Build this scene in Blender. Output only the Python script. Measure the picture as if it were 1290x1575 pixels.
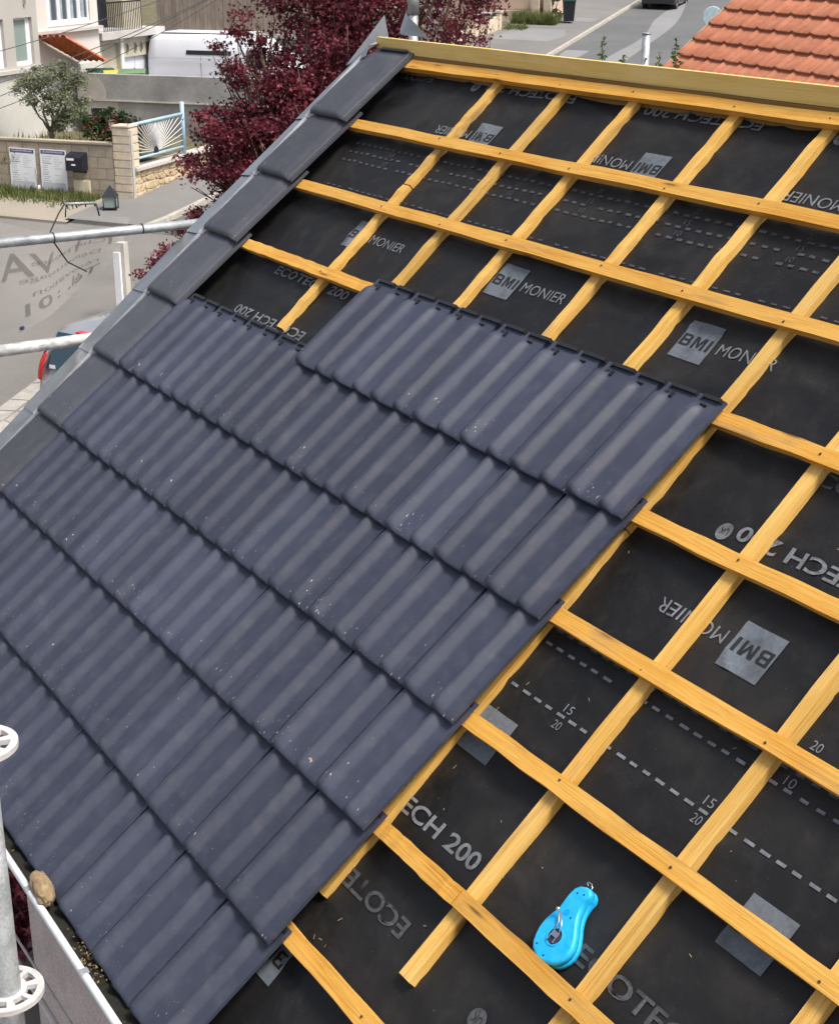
import bpy, bmesh, math, random
from mathutils import Vector, Matrix, Euler, noise
R = math.radians
rnd = random.Random(7)
for o in list(bpy.data.objects):
    bpy.data.objects.remove(o)
scene = bpy.context.scene
COL = scene.collection

# ------------------------------------------------------------------ camera
CAMZ = 8.0
cam_d = bpy.data.cameras.new('camera')
cam = bpy.data.objects.new('camera', cam_d)
COL.objects.link(cam)
cam_d.sensor_fit = 'HORIZONTAL'
cam_d.sensor_width = 36.0
cam_d.lens = 36.0 * 2343.2 / 1290.0
cam_d.clip_start = 0.05
cam_d.clip_end = 3000
cam.location = (0, 0, CAMZ)
cam.rotation_euler = (R(90 - 20.90), R(0.0), R(0.0))
scene.camera = cam

# ------------------------------------------------------------------ sky and sun
PITCH = R(40.7)
HOUSE_ROT = R(-57.954)
SUN_AZ_H = R(24)          # sun azimuth in the house frame (90 = straight up-slope)
SUN_EL = R(60)
az = SUN_AZ_H + HOUSE_ROT
sun_dir = Vector((math.cos(az) * math.cos(SUN_EL), math.sin(az) * math.cos(SUN_EL), math.sin(SUN_EL)))
world = bpy.data.worlds.new('World')
scene.world = world
world.use_nodes = True
wn = world.node_tree
wn.nodes.clear()
sky_n = wn.nodes.new('ShaderNodeTexSky')
sky_n.sky_type = 'NISHITA'
sky_n.sun_disc = False
sky_n.sun_elevation = SUN_EL
sky_n.sun_rotation = math.atan2(sun_dir.x, sun_dir.y)
sky_n.air_density = 1.0
sky_n.dust_density = 5.0
sky_n.ozone_density = 1.0
bgn = wn.nodes.new('ShaderNodeBackground')
bgn.inputs['Strength'].default_value = 0.115
won = wn.nodes.new('ShaderNodeOutputWorld')
hsv = wn.nodes.new('ShaderNodeHueSaturation')      # a thin even overcast: the same sky, paler
hsv.inputs['Saturation'].default_value = 0.62
wn.links.new(sky_n.outputs[0], hsv.inputs['Color'])
wn.links.new(hsv.outputs[0], bgn.inputs[0])
wn.links.new(bgn.outputs[0], won.inputs[0])
sun_l = bpy.data.lights.new('sun', 'SUN')
sun_l.energy = 2.6
sun_l.angle = R(16)
sun_l.color = (1.0, 0.95, 0.87)
sun = bpy.data.objects.new('sun', sun_l)
COL.objects.link(sun)
sun.rotation_euler = sun_dir.to_track_quat('Z', 'Y').to_euler()
sun.location = (0, 0, 30)
scene.view_settings.view_transform = 'Standard'
scene.view_settings.look = 'None'
scene.view_settings.exposure = 0.62
scene.view_settings.gamma = 1.0
scene.view_settings.use_curve_mapping = False

# ------------------------------------------------------------------ node helpers
class NT:
    def __init__(s, name):
        s.m = bpy.data.materials.new(name)
        s.m.use_nodes = True
        s.t = s.m.node_tree
        s.t.nodes.clear()
        s.out = s.t.nodes.new('ShaderNodeOutputMaterial')
        s.b = s.t.nodes.new('ShaderNodeBsdfPrincipled')
        s.t.links.new(s.b.outputs[0], s.out.inputs[0])
    def n(s, typ, **kw):
        nd = s.t.nodes.new(typ)
        for k, v in kw.items():
            setattr(nd, k, v)
        return nd
    def L(s, a, b):
        s.t.links.new(a, b)
    def coord(s, kind='Object', scale=(1, 1, 1), rand=True, rot=(0, 0, 0)):
        tc = s.n('ShaderNodeTexCoord')
        mp = s.n('ShaderNodeMapping')
        mp.inputs['Scale'].default_value = scale
        mp.inputs['Rotation'].default_value = rot
        s.L(tc.outputs[kind], mp.inputs['Vector'])
        if rand:
            oi = s.n('ShaderNodeObjectInfo')
            vm = s.n('ShaderNodeVectorMath', operation='SCALE')
            vm.inputs[0].default_value = (37.0, 91.0, 53.0)
            s.L(oi.outputs['Random'], vm.inputs['Scale'])
            s.L(vm.outputs[0], mp.inputs['Location'])
        return mp.outputs[0]
    def noise(s, vec, scale=5, detail=4, rough=0.55, dist=0.0):
        nd = s.n('ShaderNodeTexNoise')
        nd.inputs['Scale'].default_value = scale
        nd.inputs['Detail'].default_value = detail
        nd.inputs['Roughness'].default_value = rough
        nd.inputs['Distortion'].default_value = dist
        s.L(vec, nd.inputs['Vector'])
        return nd.outputs['Fac']
    def ramp(s, fac, stops):
        nd = s.n('ShaderNodeValToRGB')
        el = nd.color_ramp.elements
        while len(el) > 1:
            el.remove(el[-1])
        el[0].position = stops[0][0]
        c = stops[0][1]
        el[0].color = (*c, 1) if not isinstance(c, (int, float)) else (c, c, c, 1)
        for p, c in stops[1:]:
            e = el.new(p)
            e.color = (*c, 1) if not isinstance(c, (int, float)) else (c, c, c, 1)
        s.L(fac, nd.inputs[0])
        return nd.outputs[0]
    def mix(s, fac, a, b, mode='MIX'):
        nd = s.n('ShaderNodeMix', data_type='RGBA', blend_type=mode)
        for ix, v in ((0, fac), (6, a), (7, b)):
            sock = nd.inputs[ix]
            if isinstance(v, (int, float)):
                sock.default_value = v if ix == 0 else (v, v, v, 1)
            elif isinstance(v, tuple):
                sock.default_value = (*v, 1)
            else:
                s.L(v, sock)
        return nd.outputs[2]
    def math(s, op, a, b=0.0):
        nd = s.n('ShaderNodeMath', operation=op)
        for i, v in enumerate((a, b)):
            if isinstance(v, (int, float)):
                nd.inputs[i].default_value = v
            else:
                s.L(v, nd.inputs[i])
        return nd.outputs[0]
    def bump(s, h, strength=0.3, dist=0.01):
        nd = s.n('ShaderNodeBump')
        nd.inputs['Strength'].default_value = strength
        nd.inputs['Distance'].default_value = dist
        s.L(h, nd.inputs['Height'])
        s.L(nd.outputs[0], s.b.inputs['Normal'])
    def set(s, **kw):
        names = dict(color='Base Color', rough='Roughness', metal='Metallic', alpha='Alpha', spec='Specular IOR Level',
                     coat='Coat Weight', trans='Transmission Weight', ior='IOR', sheen='Sheen Weight')
        for k, v in kw.items():
            sk = s.b.inputs[names[k]]
            if isinstance(v, tuple):
                sk.default_value = (*v, 1)
            elif isinstance(v, (int, float)):
                sk.default_value = v
            else:
                s.L(v, sk)
        return s.m

def plain(name, c, rough=0.6, metal=0.0, var=0.25, scale=8.0, bump=0.0, spec=0.5, c2=None, kind='Object', fine=0.0):
    """a colour with uneven wear: two scales of noise"""
    s = NT(name)
    v = s.coord(kind)
    n1 = s.noise(v, scale, 5, 0.6)
    lo = tuple(x * (1 - var) for x in c)
    hi = tuple(min(1, x * (1 + var)) for x in c) if c2 is None else c2
    col = s.ramp(n1, [(0.3, lo), (0.7, hi)])
    if fine > 0:
        n2 = s.noise(v, scale * 12, 3, 0.6)
        col = s.mix(1.0, col, s.ramp(n2, [(0.3, 1 - fine), (0.7, 1 + 0 * fine)]), 'MULTIPLY')
    s.set(color=col, rough=rough, metal=metal, spec=spec)
    if bump:
        s.bump(s.noise(v, scale * 10, 4, 0.6), bump, 0.01)
    return s.m

# ------------------------------------------------------------------ geometry helpers
class MB:
    """collects verts and faces for one mesh"""
    def __init__(s):
        s.v = []
        s.f = []
        s.mi = []
        s.sm = []
        s.cur = 0
        s.smooth = False
    def add(s, vs, fs):
        o = len(s.v)
        s.v.extend([tuple(x) for x in vs])
        for f in fs:
            s.f.append(tuple(i + o for i in f))
            s.mi.append(s.cur)
            s.sm.append(s.smooth)
        return s
    def box(s, x0, x1, y0, y1, z0, z1):
        return s.add([(x0, y0, z0), (x1, y0, z0), (x1, y1, z0), (x0, y1, z0), (x0, y0, z1), (x1, y0, z1), (x1, y1, z1), (x0, y1, z1)],
                     [(3, 2, 1, 0), (4, 5, 6, 7), (0, 1, 5, 4), (1, 2, 6, 5), (2, 3, 7, 6), (3, 0, 4, 7)])
    def obox(s, c, ax, ay, az):
        """oriented box: centre and three half-axis vectors"""
        c, ax, ay, az = Vector(c), Vector(ax), Vector(ay), Vector(az)
        p = [c + sx * ax + sy * ay + sz * az for sz in (-1, 1) for sx, sy in ((-1, -1), (1, -1), (1, 1), (-1, 1))]
        return s.add(p, [(3, 2, 1, 0), (4, 5, 6, 7), (0, 1, 5, 4), (1, 2, 6, 5), (2, 3, 7, 6), (3, 0, 4, 7)])
    def tube(s, pts, rad, n=10, cap=True):
        pts = [Vector(p) for p in pts]
        rads = rad if isinstance(rad, (list, tuple)) else [rad] * len(pts)
        rings = []
        prev = None
        for i, p in enumerate(pts):
            d = (pts[min(i + 1, len(pts) - 1)] - pts[max(i - 1, 0)]).normalized()
            if prev is None:
                a = d.orthogonal().normalized()
            else:
                a = (prev - prev.dot(d) * d)
                a = a.normalized() if a.length > 1e-6 else d.orthogonal().normalized()
            prev = a
            b = d.cross(a)
            rings.append([p + rads[i] * (math.cos(2 * math.pi * k / n) * a + math.sin(2 * math.pi * k / n) * b) for k in range(n)])
        vs = [x for r_ in rings for x in r_]
        fs = []
        for i in range(len(pts) - 1):
            for k in range(n):
                fs.append((i * n + k, i * n + (k + 1) % n, (i + 1) * n + (k + 1) % n, (i + 1) * n + k))
        sm = s.smooth
        s.smooth = True
        s.add(vs, fs)
        s.smooth = sm
        if cap:
            o = len(s.v) - len(vs)
            s.f.append(tuple(o + k for k in reversed(range(n))))
            s.f.append(tuple(o + (len(pts) - 1) * n + k for k in range(n)))
            s.mi += [s.cur] * 2
            s.sm += [False] * 2
        return s
    def prism(s, poly, z0, z1, fn=None):
        """poly in xy extruded z0..z1, fn maps (x,y,z)->point"""
        n = len(poly)
        fn = fn or (lambda x, y, z: (x, y, z))
        vs = [fn(x, y, z0) for x, y in poly] + [fn(x, y, z1) for x, y in poly]
        fs = [tuple(reversed(range(n))), tuple(range(n, 2 * n))] + [(i, (i + 1) % n, n + (i + 1) % n, n + i) for i in range(n)]
        return s.add(vs, fs)
    def grid(s, nu, nv, fn):
        vs = [fn(i / nu, j / nv) for j in range(nv + 1) for i in range(nu + 1)]
        fs = [(j * (nu + 1) + i, j * (nu + 1) + i + 1, (j + 1) * (nu + 1) + i + 1, (j + 1) * (nu + 1) + i) for j in range(nv) for i in range(nu)]
        return s.add(vs, fs)
    def lathe(s, prof, n=16, fn=None):
        fn = fn or (lambda x, y, z: (x, y, z))
        vs = [fn(r_ * math.cos(2 * math.pi * k / n), r_ * math.sin(2 * math.pi * k / n), z) for r_, z in prof for k in range(n)]
        fs = [(i * n + k, i * n + (k + 1) % n, (i + 1) * n + (k + 1) % n, (i + 1) * n + k) for i in range(len(prof) - 1) for k in range(n)]
        return s.add(vs, fs)
    def mesh(s, name):
        me = bpy.data.meshes.new(name)
        me.from_pydata(s.v, [], s.f)
        me.polygons.foreach_set('use_smooth', s.sm)
        me.polygons.foreach_set('material_index', s.mi)
        me.update()
        return me
    def build(s, name, mat, parent=None, **kw):
        return link(name, s.mesh(name), mat, parent, **kw)

def link(name, me, mat=None, parent=None, loc=(0, 0, 0), rot=(0, 0, 0), scale=None):
    o = bpy.data.objects.new(name, me)
    COL.objects.link(o)
    if me is not None and mat is not None:
        ms = mat if isinstance(mat, (list, tuple)) else [mat]
        if len(me.materials) == 0:
            for m in ms:
                me.materials.append(m)
    o.location = loc
    o.rotation_euler = rot
    if scale:
        o.scale = scale
    if parent is not None:
        o.parent = parent
    return o
def tag(o, label, cat, group=None):
    o['label'] = label
    o['category'] = cat
    if group:
        o['group'] = group
    return o
def empty(name, loc, rz=0.0):
    return link(name, None, loc=loc, rot=(0, 0, rz))
def struct(o):
    o['kind'] = 'structure'
    return o
def stuff(o):
    o['kind'] = 'stuff'
    return o
def bevelled(me, w, seg=2):
    bm = bmesh.new()
    bm.from_mesh(me)
    bmesh.ops.bevel(bm, geom=bm.edges[:], offset=w, segments=seg, affect='EDGES', clamp_overlap=True)
    bm.to_mesh(me)
    bm.free()
    return me
def text_mesh(body, size=1.0, bold=0.0, shear=0.0, align='LEFT', spacing=1.0, extrude=0.0):
    cu = bpy.data.curves.new('lettering', 'FONT')
    cu.body = body
    cu.size = size
    cu.offset = bold
    cu.shear = shear
    cu.align_x = align
    cu.space_character = spacing
    cu.extrude = extrude
    cu.resolution_u = 4
    ob = bpy.data.objects.new('lettering', cu)
    COL.objects.link(ob)
    dg = bpy.context.evaluated_depsgraph_get()
    me = bpy.data.meshes.new_from_object(ob.evaluated_get(dg))
    bpy.data.objects.remove(ob)
    bpy.data.curves.remove(cu)
    return me
def fit_text(body, w, h, bold=0.0, shear=0.0):
    """lettering mesh scaled so that its own box is exactly w x h, origin at its lower left"""
    me = text_mesh(body, 1.0, bold, shear)
    xs = [v.co.x for v in me.vertices]
    ys = [v.co.y for v in me.vertices]
    x0, x1, y0, y1 = min(xs), max(xs), min(ys), max(ys)
    for v in me.vertices:
        v.co.x = (v.co.x - x0) / (x1 - x0) * w
        v.co.y = (v.co.y - y0) / (y1 - y0) * h
    return me

# ------------------------------------------------------------------ materials of the house
def wood_mat(name, dark, mid, light, grey=0.15, knot=0.85):
    s = NT(name)
    v = s.coord('Object', (1.6, 55, 55))
    g1 = s.noise(v, 1.0, 5, 0.72, 1.6)
    v2 = s.coord('Object', (3.0, 11, 11))
    g2 = s.noise(v2, 1.0, 3, 0.5, 0.3)
    c = s.ramp(g1, [(0.25, dark), (0.48, mid), (0.75, light)])
    c = s.mix(s.ramp(g2, [(0.38, 0.0), (0.72, 0.7)]), c, light)
    # weathered grey-brown smears
    v3 = s.coord('Object', (1.3, 9, 9))
    g3 = s.noise(v3, 1.3, 4, 0.6)
    c = s.mix(s.ramp(g3, [(0.60, 0.0), (0.78, grey * 3)]), c, (0.30, 0.20, 0.10))
    # knots
    vk = s.coord('Object', (2.4, 16, 6))
    vo = s.n('ShaderNodeTexVoronoi')
    vo.inputs['Scale'].default_value = 1.0
    s.L(vk, vo.inputs['Vector'])
    c = s.mix(s.ramp(vo.outputs['Distance'], [(0.05, knot), (0.10, knot * 0.3), (0.16, 0.0)]), c, (0.16, 0.075, 0.02))
    oi = s.n('ShaderNodeObjectInfo')
    c = s.mix(1.0, c, s.ramp(oi.outputs['Random'], [(0, 0.78), (0.5, (0.96, 0.93, 0.88)), (1, 1.0)]), 'MULTIPLY')
    s.set(color=c, rough=0.62, spec=0.35)
    s.bump(g1, 0.6, 0.005)
    return s.m
M_batten = wood_mat('batten_wood', (0.46, 0.195, 0.026), (0.64, 0.315, 0.048), (0.77, 0.46, 0.115), 0.28)
M_cbatten = wood_mat('counter_batten_wood', (0.46, 0.225, 0.042), (0.66, 0.375, 0.080), (0.79, 0.53, 0.18), 0.34)
M_ridge = wood_mat('ridge_board_wood', (0.70, 0.47, 0.12), (0.80, 0.57, 0.18), (0.88, 0.68, 0.28), 0.1, 0.12)

def tile_mat(name, base, blue):
    s = NT(name)
    v = s.coord('Object', (1, 1, 1))
    n1 = s.noise(v, 9, 5, 0.6)
    c = s.ramp(n1, [(0.3, base), (0.7, blue)])
    fine = s.noise(v, 420, 2, 0.5)
    c = s.mix(1.0, c, s.ramp(fine, [(0.3, 0.86), (0.7, 1.0)]), 'MULTIPLY')
    oi = s.n('ShaderNodeObjectInfo')
    c = s.mix(1.0, c, s.ramp(oi.outputs['Random'], [(0, 0.72), (1, 1.05)]), 'MULTIPLY')
    # handling scuffs: short pale flecks, more of them near the tail
    vs = s.coord('Object', (150, 55, 80))
    sc = s.noise(vs, 1.0, 2, 0.5)
    patch = s.noise(v, 7.0, 2, 0.5)
    tc = s.n('ShaderNodeTexCoord')
    sx = s.n('ShaderNodeSeparateXYZ')
    s.L(tc.outputs['Object'], sx.inputs[0])
    tail = s.ramp(sx.outputs['Y'], [(0.0, 0.10), (0.09, 0.085), (0.20, 0.01), (0.45, 0.0)])
    th = s.math('ADD', sc, tail)
    th = s.math('ADD', th, s.math('MULTIPLY', patch, 0.22))
    fleck = s.ramp(th, [(0.915, 0.0), (0.945, 0.8)])
    hue = s.noise(v, 30, 1, 0.5)
    c = s.mix(fleck, c, s.ramp(hue, [(0.56, (0.46, 0.45, 0.46)), (0.66, (0.36, 0.17, 0.09))]))
    dust = s.noise(v, 16, 5, 0.7)
    c = s.mix(s.ramp(dust, [(0.50, 0.0), (0.82, 0.24)]), c, (0.15, 0.148, 0.16))
    s.set(color=c, rough=s.ramp(n1, [(0.3, 0.50), (0.7, 0.64)]), spec=0.45)
    s.bump(fine, 0.12, 0.002)
    return s.m
M_tile = tile_mat('anthracite_tile', (0.042, 0.049, 0.080), (0.054, 0.062, 0.097))
M_vtile = tile_mat('verge_tile_grey', (0.062, 0.066, 0.084), (0.082, 0.086, 0.104))

s = NT('underlay_black')
v = s.coord('Object', (1, 1, 1))
n1 = s.noise(v, 3.2, 6, 0.62, 0.6)
n2 = s.noise(v, 14, 5, 0.65)
c = s.ramp(n1, [(0.30, (0.0065, 0.0065, 0.0075)), (0.52, (0.0105, 0.0100, 0.0105)), (0.75, (0.024, 0.0215, 0.020))])
c = s.mix(s.ramp(n2, [(0.52, 0.0), (0.80, 0.50)]), c, (0.036, 0.031, 0.027))
speck = s.noise(v, 120, 2, 0.5)
c = s.mix(s.ramp(speck, [(0.74, 0.0), (0.78, 0.5)]), c, (0.16, 0.14, 0.11))
weave = s.noise(s.coord('Object', (900, 260, 1)), 1.0, 2, 0.5)
c = s.mix(1.0, c, s.ramp(weave, [(0.3, 0.8), (0.7, 1.05)]), 'MULTIPLY')
s.set(color=c, rough=s.ramp(n1, [(0.3, 0.42), (0.7, 0.72)]), spec=0.4)
s.bump(n2, 0.45, 0.008)
M_under = s.m

def print_mat(name, c, lo):
    s = NT(name)
    v = s.coord('Object')
    n1 = s.noise(v, 75, 4, 0.7)
    n2 = s.noise(v, 9, 3, 0.6)
    col = s.ramp(n1, [(0.32, tuple(x * lo for x in c)), (0.62, c)])
    col = s.mix(s.ramp(n2, [(0.5, 0.0), (0.78, 0.7)]), col, (0.03, 0.028, 0.027))
    s.set(color=col, rough=0.6, spec=0.3)
    return s.m
M_print = print_mat('grey_print', (0.20, 0.215, 0.235), 0.6)
M_print_dim = print_mat('worn_grey_print', (0.085, 0.09, 0.10), 0.45)
M_block = print_mat('grey_print_block', (0.145, 0.165, 0.195), 0.75)
M_blackprint = plain('black_print', (0.012, 0.012, 0.013), 0.6, scale=30)

s = NT('zinc')
v = s.coord('Object', (1, 1, 1))
n1 = s.noise(v, 4, 5, 0.6, 0.5)
s.set(color=s.ramp(n1, [(0.3, (0.28, 0.29, 0.30)), (0.7, (0.50, 0.50, 0.51))]), metal=0.8, rough=s.ramp(s.noise(v, 9, 4, 0.6), [(0.3, 0.22), (0.7, 0.42)]))
s.bump(n1, 0.25, 0.02)
M_zinc = s.m
M_galv = plain('galvanised_steel', (0.44, 0.465, 0.48), 0.48, 0.45, 0.32, 14, 0.2, fine=0.3)
M_render_wall = plain('pinkish_render', (0.62, 0.54, 0.525), 0.95, 0, 0.12, 6, 0.9, 0.2, fine=0.45)

# ------------------------------------------------------------------ house under re-roofing
HZ = 6.335
house = empty('house', (0.647, 4.194, 0.0), HOUSE_ROT)
tag(house, 'near house with dark grey roof tiles half laid over yellow battens and black underlay', 'house')
CP, SP = math.cos(PITCH), math.sin(PITCH)
def rf(u, v, h):
    """roof coordinates (along eaves, up the slope, out of the slope) -> house frame"""
    return (u, v * CP - h * SP, v * SP + h * CP + HZ)
GA = 0.3967
B0 = 1.660

# membrane with slight sag between the counter battens
CBU = dict(A=-2.576, B=-2.089, C=-1.630, D=-1.054, E=-0.591, F=-0.126, G=0.343, H=0.818, I=1.33)
cbl = sorted(CBU.values())
def sag(u, v):
    for a, b in zip(cbl[:-1], cbl[1:]):
        if a <= u <= b:
            t = (u - a) / (b - a)
            return -0.006 * math.sin(math.pi * t) * (0.6 + 0.8 * noise.noise(Vector((a * 5, v * 1.7, 0.3))))
    return -0.003
def mem_h(u, v):
    w = noise.noise(Vector((u * 3.1 + 0.6 * v, v * 4.5 - 0.8 * u, 4.4)))
    return -0.0540 + sag(u, v) + 0.003 * noise.noise(Vector((u * 5, v * 5, 1.7))) + 0.007 * (max(0.0, 0.25 - abs(w)) / 0.25) ** 2
def mem(u, v, off=0.0):
    return rf(u, v, mem_h(u, v) + off)
mb = MB()
mb.smooth = True
mb.grid(260, 170, lambda a, b: mem(-3.62 + a * 6.12, -2.05 + b * 3.72))
underlay = mb.build('underlay', M_under, house)
# printing on the membrane
def bend(me, u0, v0, flip=False, off=0.0015):
    for vx in me.vertices:
        x, y = vx.co.x, vx.co.y
        if flip:
            x, y = -x, -y
        vx.co = Vector(mem(u0 + x, v0 + y, off + vx.co.z))
    me.update()
    return me
def lettering(body, u0, v0, w, h, flip=False, mat=None, bold=0.0, off=0.0028, name='lettering'):
    me = fit_text(body, w, h, bold)
    # cut long faces a little so that the print follows the sag
    link(name, bend(me, u0, v0, flip, off), mat or M_print, underlay)
def flat_quad(u0, u1, v0, v1, mat, off, name):
    mb = MB()
    mb.grid(12, 12, lambda a, b: mem(u0 + a * (u1 - u0), v0 + b * (v1 - v0), off))
    mb.build(name, mat, underlay)
def logo_word(u0, v0, w, h, flip):
    m_ = MB()
    def q(*pts): m_.add([(x * w, y * h, 0) for x, y in pts], [tuple(range(len(pts)))])
    def b(x0, x1, y0, y1): q((x0, y0), (x1, y0), (x1, y1), (x0, y1))
    b(0.0, 0.085, 0, 1); b(0.085, 0.24, 0, 0.17); b(0.085, 0.23, 0.415, 0.585); b(0.085, 0.23, 0.83, 1)
    q((0.24, 0), (0.30, 0.06), (0.32, 0.16), (0.235, 0.17)); b(0.235, 0.32, 0.16, 0.40); q((0.23, 0.40), (0.32, 0.40), (0.29, 0.50), (0.23, 0.585))
    q((0.23, 0.50), (0.285, 0.52), (0.31, 0.60), (0.225, 0.60)); b(0.225, 0.31, 0.60, 0.84); q((0.225, 0.84), (0.31, 0.84), (0.28, 0.95), (0.23, 1.0))
    b(0.40, 0.48, 0, 1); b(0.70, 0.78, 0, 1); q((0.48, 1), (0.48, 0.70), (0.56, 0.12), (0.59, 0.12), (0.59, 0.45), (0.52, 1)); q((0.70, 1), (0.66, 1), (0.59, 0.45), (0.59, 0.12), (0.62, 0.12), (0.70, 0.70))
    b(0.87, 0.96, 0, 1)
    link('logo_lettering', bend(m_.mesh('logo_lettering'), u0, v0, flip, 0.0034), M_blackprint, underlay)
def logo(u0, v0, flip=False, word=True):
    """grey square with the black word, then the second word beside it; v0 = bottom of the square, u0 = left"""
    flat_quad(u0, u0 + 0.152, v0, v0 + 0.15, M_block, 0.0024, 'logo_square')
    if not flip:
        logo_word(u0 + 0.006, v0 + 0.050, 0.14, 0.047, False)
        if word:
            lettering('MONIER', u0 + 0.178, v0 + 0.052, 0.265, 0.046, False, M_print, 0.0)
    else:
        logo_word(u0 + 0.146, v0 + 0.100, 0.14, 0.047, True)
        if word:
            lettering('MONIER', u0 - 0.025, v0 + 0.100, 0.275, 0.046, True, M_print, 0.0)
def roundel(u, v, mat=None):
    mb = MB()
    n = 20
    mb.add([mem(u, v, 0.0026)] + [mem(u + 0.03 * math.cos(6.2832 * k / n), v + 0.03 * math.sin(6.2832 * k / n), 0.0026) for k in range(n)],
           [(0, 1 + k, 1 + (k + 1) % n) for k in range(n)])
    mb.build('round_mark', mat or M_print, underlay)
    lettering('UK', u + 0.018, v + 0.012, 0.036, 0.024, True, M_blackprint, 0.0, 0.0036, 'round_mark_lettering')
# upper sheet
for k in range(3):
    ur = -0.89 - 1.1 * k
    lettering('ECOTECH 200', ur, 1.628, 0.655, 0.047, True, M_print if k < 2 else M_print_dim, 0.02)
    if k < 2: roundel(ur - 0.715 - 0.02 * k, 1.598)
    if k < 2: logo(ur - 0.455, 1.253, True)
logo(-0.26, 1.253, True)
lettering('ECOTECH 200', 0.21, 1.628, 0.655, 0.047, True, M_print, 0.02)
roundel(-0.505, 1.598)
for u0 in (-2.687, -1.562, -0.488): logo(u0, 0.618)
lettering('NER', -3.455, 0.678, 0.09, 0.047, False, M_print_dim)
lettering('ECOTECH 200', -2.985, 0.374, 0.655, 0.047, False, M_print, 0.02)
lettering('ECOTECH 200', 0.315, 0.374, 0.655, 0.047, False, M_print_dim, 0.02)
# middle sheet
lettering('ECOTECH 200', -2.380, 0.172, 0.655, 0.05, True, M_print, 0.02)
lettering('ECOTECH 200', 0.925, 0.174, 0.655, 0.052, True, M_print, 0.02)
roundel(0.222, 0.132)
logo(0.500, -0.223, True)
logo(-0.084, -0.818)
logo(1.034, -0.818)
lettering('ECOTECH 200', -0.362, -1.072, 0.655, 0.055, False, M_print, 0.02)
lettering('ECOTECH 200', 0.740, -1.072, 0.655, 0.055, False, M_print_dim, 0.02)
# lower sheet
lettering('ECOTECH 200', 0.236, -1.282, 0.655, 0.058, True, M_print_dim, 0.02)
roundel(0.62, -1.34, M_print_dim)
logo(-0.19, -1.69, True, False)
# dashed lap lines and their figures
def dashes(v, u0, u1, per, ln, hh, mat, seed):
    rr = random.Random(seed)
    u = u0
    while u < u1:
        if rr.random() > 0.06:
            l2 = ln * rr.uniform(0.8, 1.1)
            mb = MB()
            mb.add([mem(a, b, 0.0026) for a, b in ((u, v), (u + l2, v), (u + l2, v + hh), (u, v + hh))], [(0, 1, 2, 3)])
            mb.build('dash_mark', mat, underlay)
        u += per
for v in (1.158, 1.105, 1.053): dashes(v, -3.25, 0.35, 0.0545, 0.030, 0.011, M_print_dim, int(v * 1000))
dashes(0.903, -3.2, 0.35, 0.0545, 0.032, 0.007, M_print_dim, 5)
for v, m in ((-0.372, M_print_dim), (-0.421, M_print), (-0.580, M_print)): dashes(v, -0.06, 1.35, 0.0545, 0.032, 0.009, m, int(-v * 1000))
for u, v, t in ((0.170, -0.562, '15'), (0.170, -0.618, '20'), (0.755, -0.560, '15'), (0.755, -0.615, '20'), (0.908, -0.408, '10'), (0.905, -0.296, '20')):
    lettering(t, u, v, 0.034, 0.027, False, M_print)
for du in (-2.9, -1.9, -1.43, -0.88, -0.33):
    for dv_, t in ((1.176, '20'), (1.122, '15'), (1.071, '10')):
        lettering(t, du + (dv_ - 1.1) * 0.1, dv_, 0.032, 0.024, False, M_print_dim)

# counter battens (under the battens), each a plank of its own with a slightly uneven edge
def plank(length, w, t, seed, n=22, wob=0.0022):
    rr = random.Random(seed)
    mb = MB()
    secs = []
    for i in range(n + 1):
        x = length * i / n
        d = [rr.uniform(-wob, wob) for _ in range(4)]
        secs += [(x, d[0], d[2]), (x, w + d[1], d[2]), (x, w + d[1], t + d[3]), (x, d[0], t + d[3])]
    fs = []
    for i in range(n):
        for k in range(4):
            a, b = i * 4 + k, i * 4 + (k + 1) % 4
            fs.append((a, a + 4, b + 4, b))
    fs.append((0, 1, 2, 3))
    o = n * 4
    fs.append((o + 3, o + 2, o + 1, o))
    mb.add(secs, fs)
    me = mb.mesh('plank')
    bm = bmesh.new(); bm.from_mesh(me)
    bmesh.ops.recalc_face_normals(bm, faces=bm.faces[:])
    bm.to_mesh(me); bm.free()
    return me
CBE = dict(A=0.135, B=0.44, C=0.44, D=0.44, E=0.44, F=-1.40, G=-1.395, H=-2.02, I=-2.02)
for k, u in CBU.items():
    v0 = CBE[k]
    v1 = 1.695 + rnd.uniform(-0.012, 0.012)
    if k == 'A':        # two pieces meeting in a visible butt joint
        pieces = [(v0, 0.985), (0.990, v1)]
    elif k == 'F':
        pieces = [(v0, -0.002), (0.002, v1)]
    else:
        pieces = [(v0, v1)]
    for j, (a, b) in enumerate(pieces):
        me = plank(b - a, 0.050, 0.0262, hash(k) % 97 + j if False else ord(k) + j)
        o = link('counter_batten', me, M_cbatten, house, loc=rf(u + 0.050 + rnd.uniform(-.002, .002), a, -0.0535), rot=Euler((PITCH, 0, 0)).to_matrix().to_4x4().to_euler())
        o.rotation_euler = (Matrix.Rotation(PITCH, 4, 'X') @ Matrix.Rotation(R(90), 4, 'Z')).to_euler()
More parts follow.
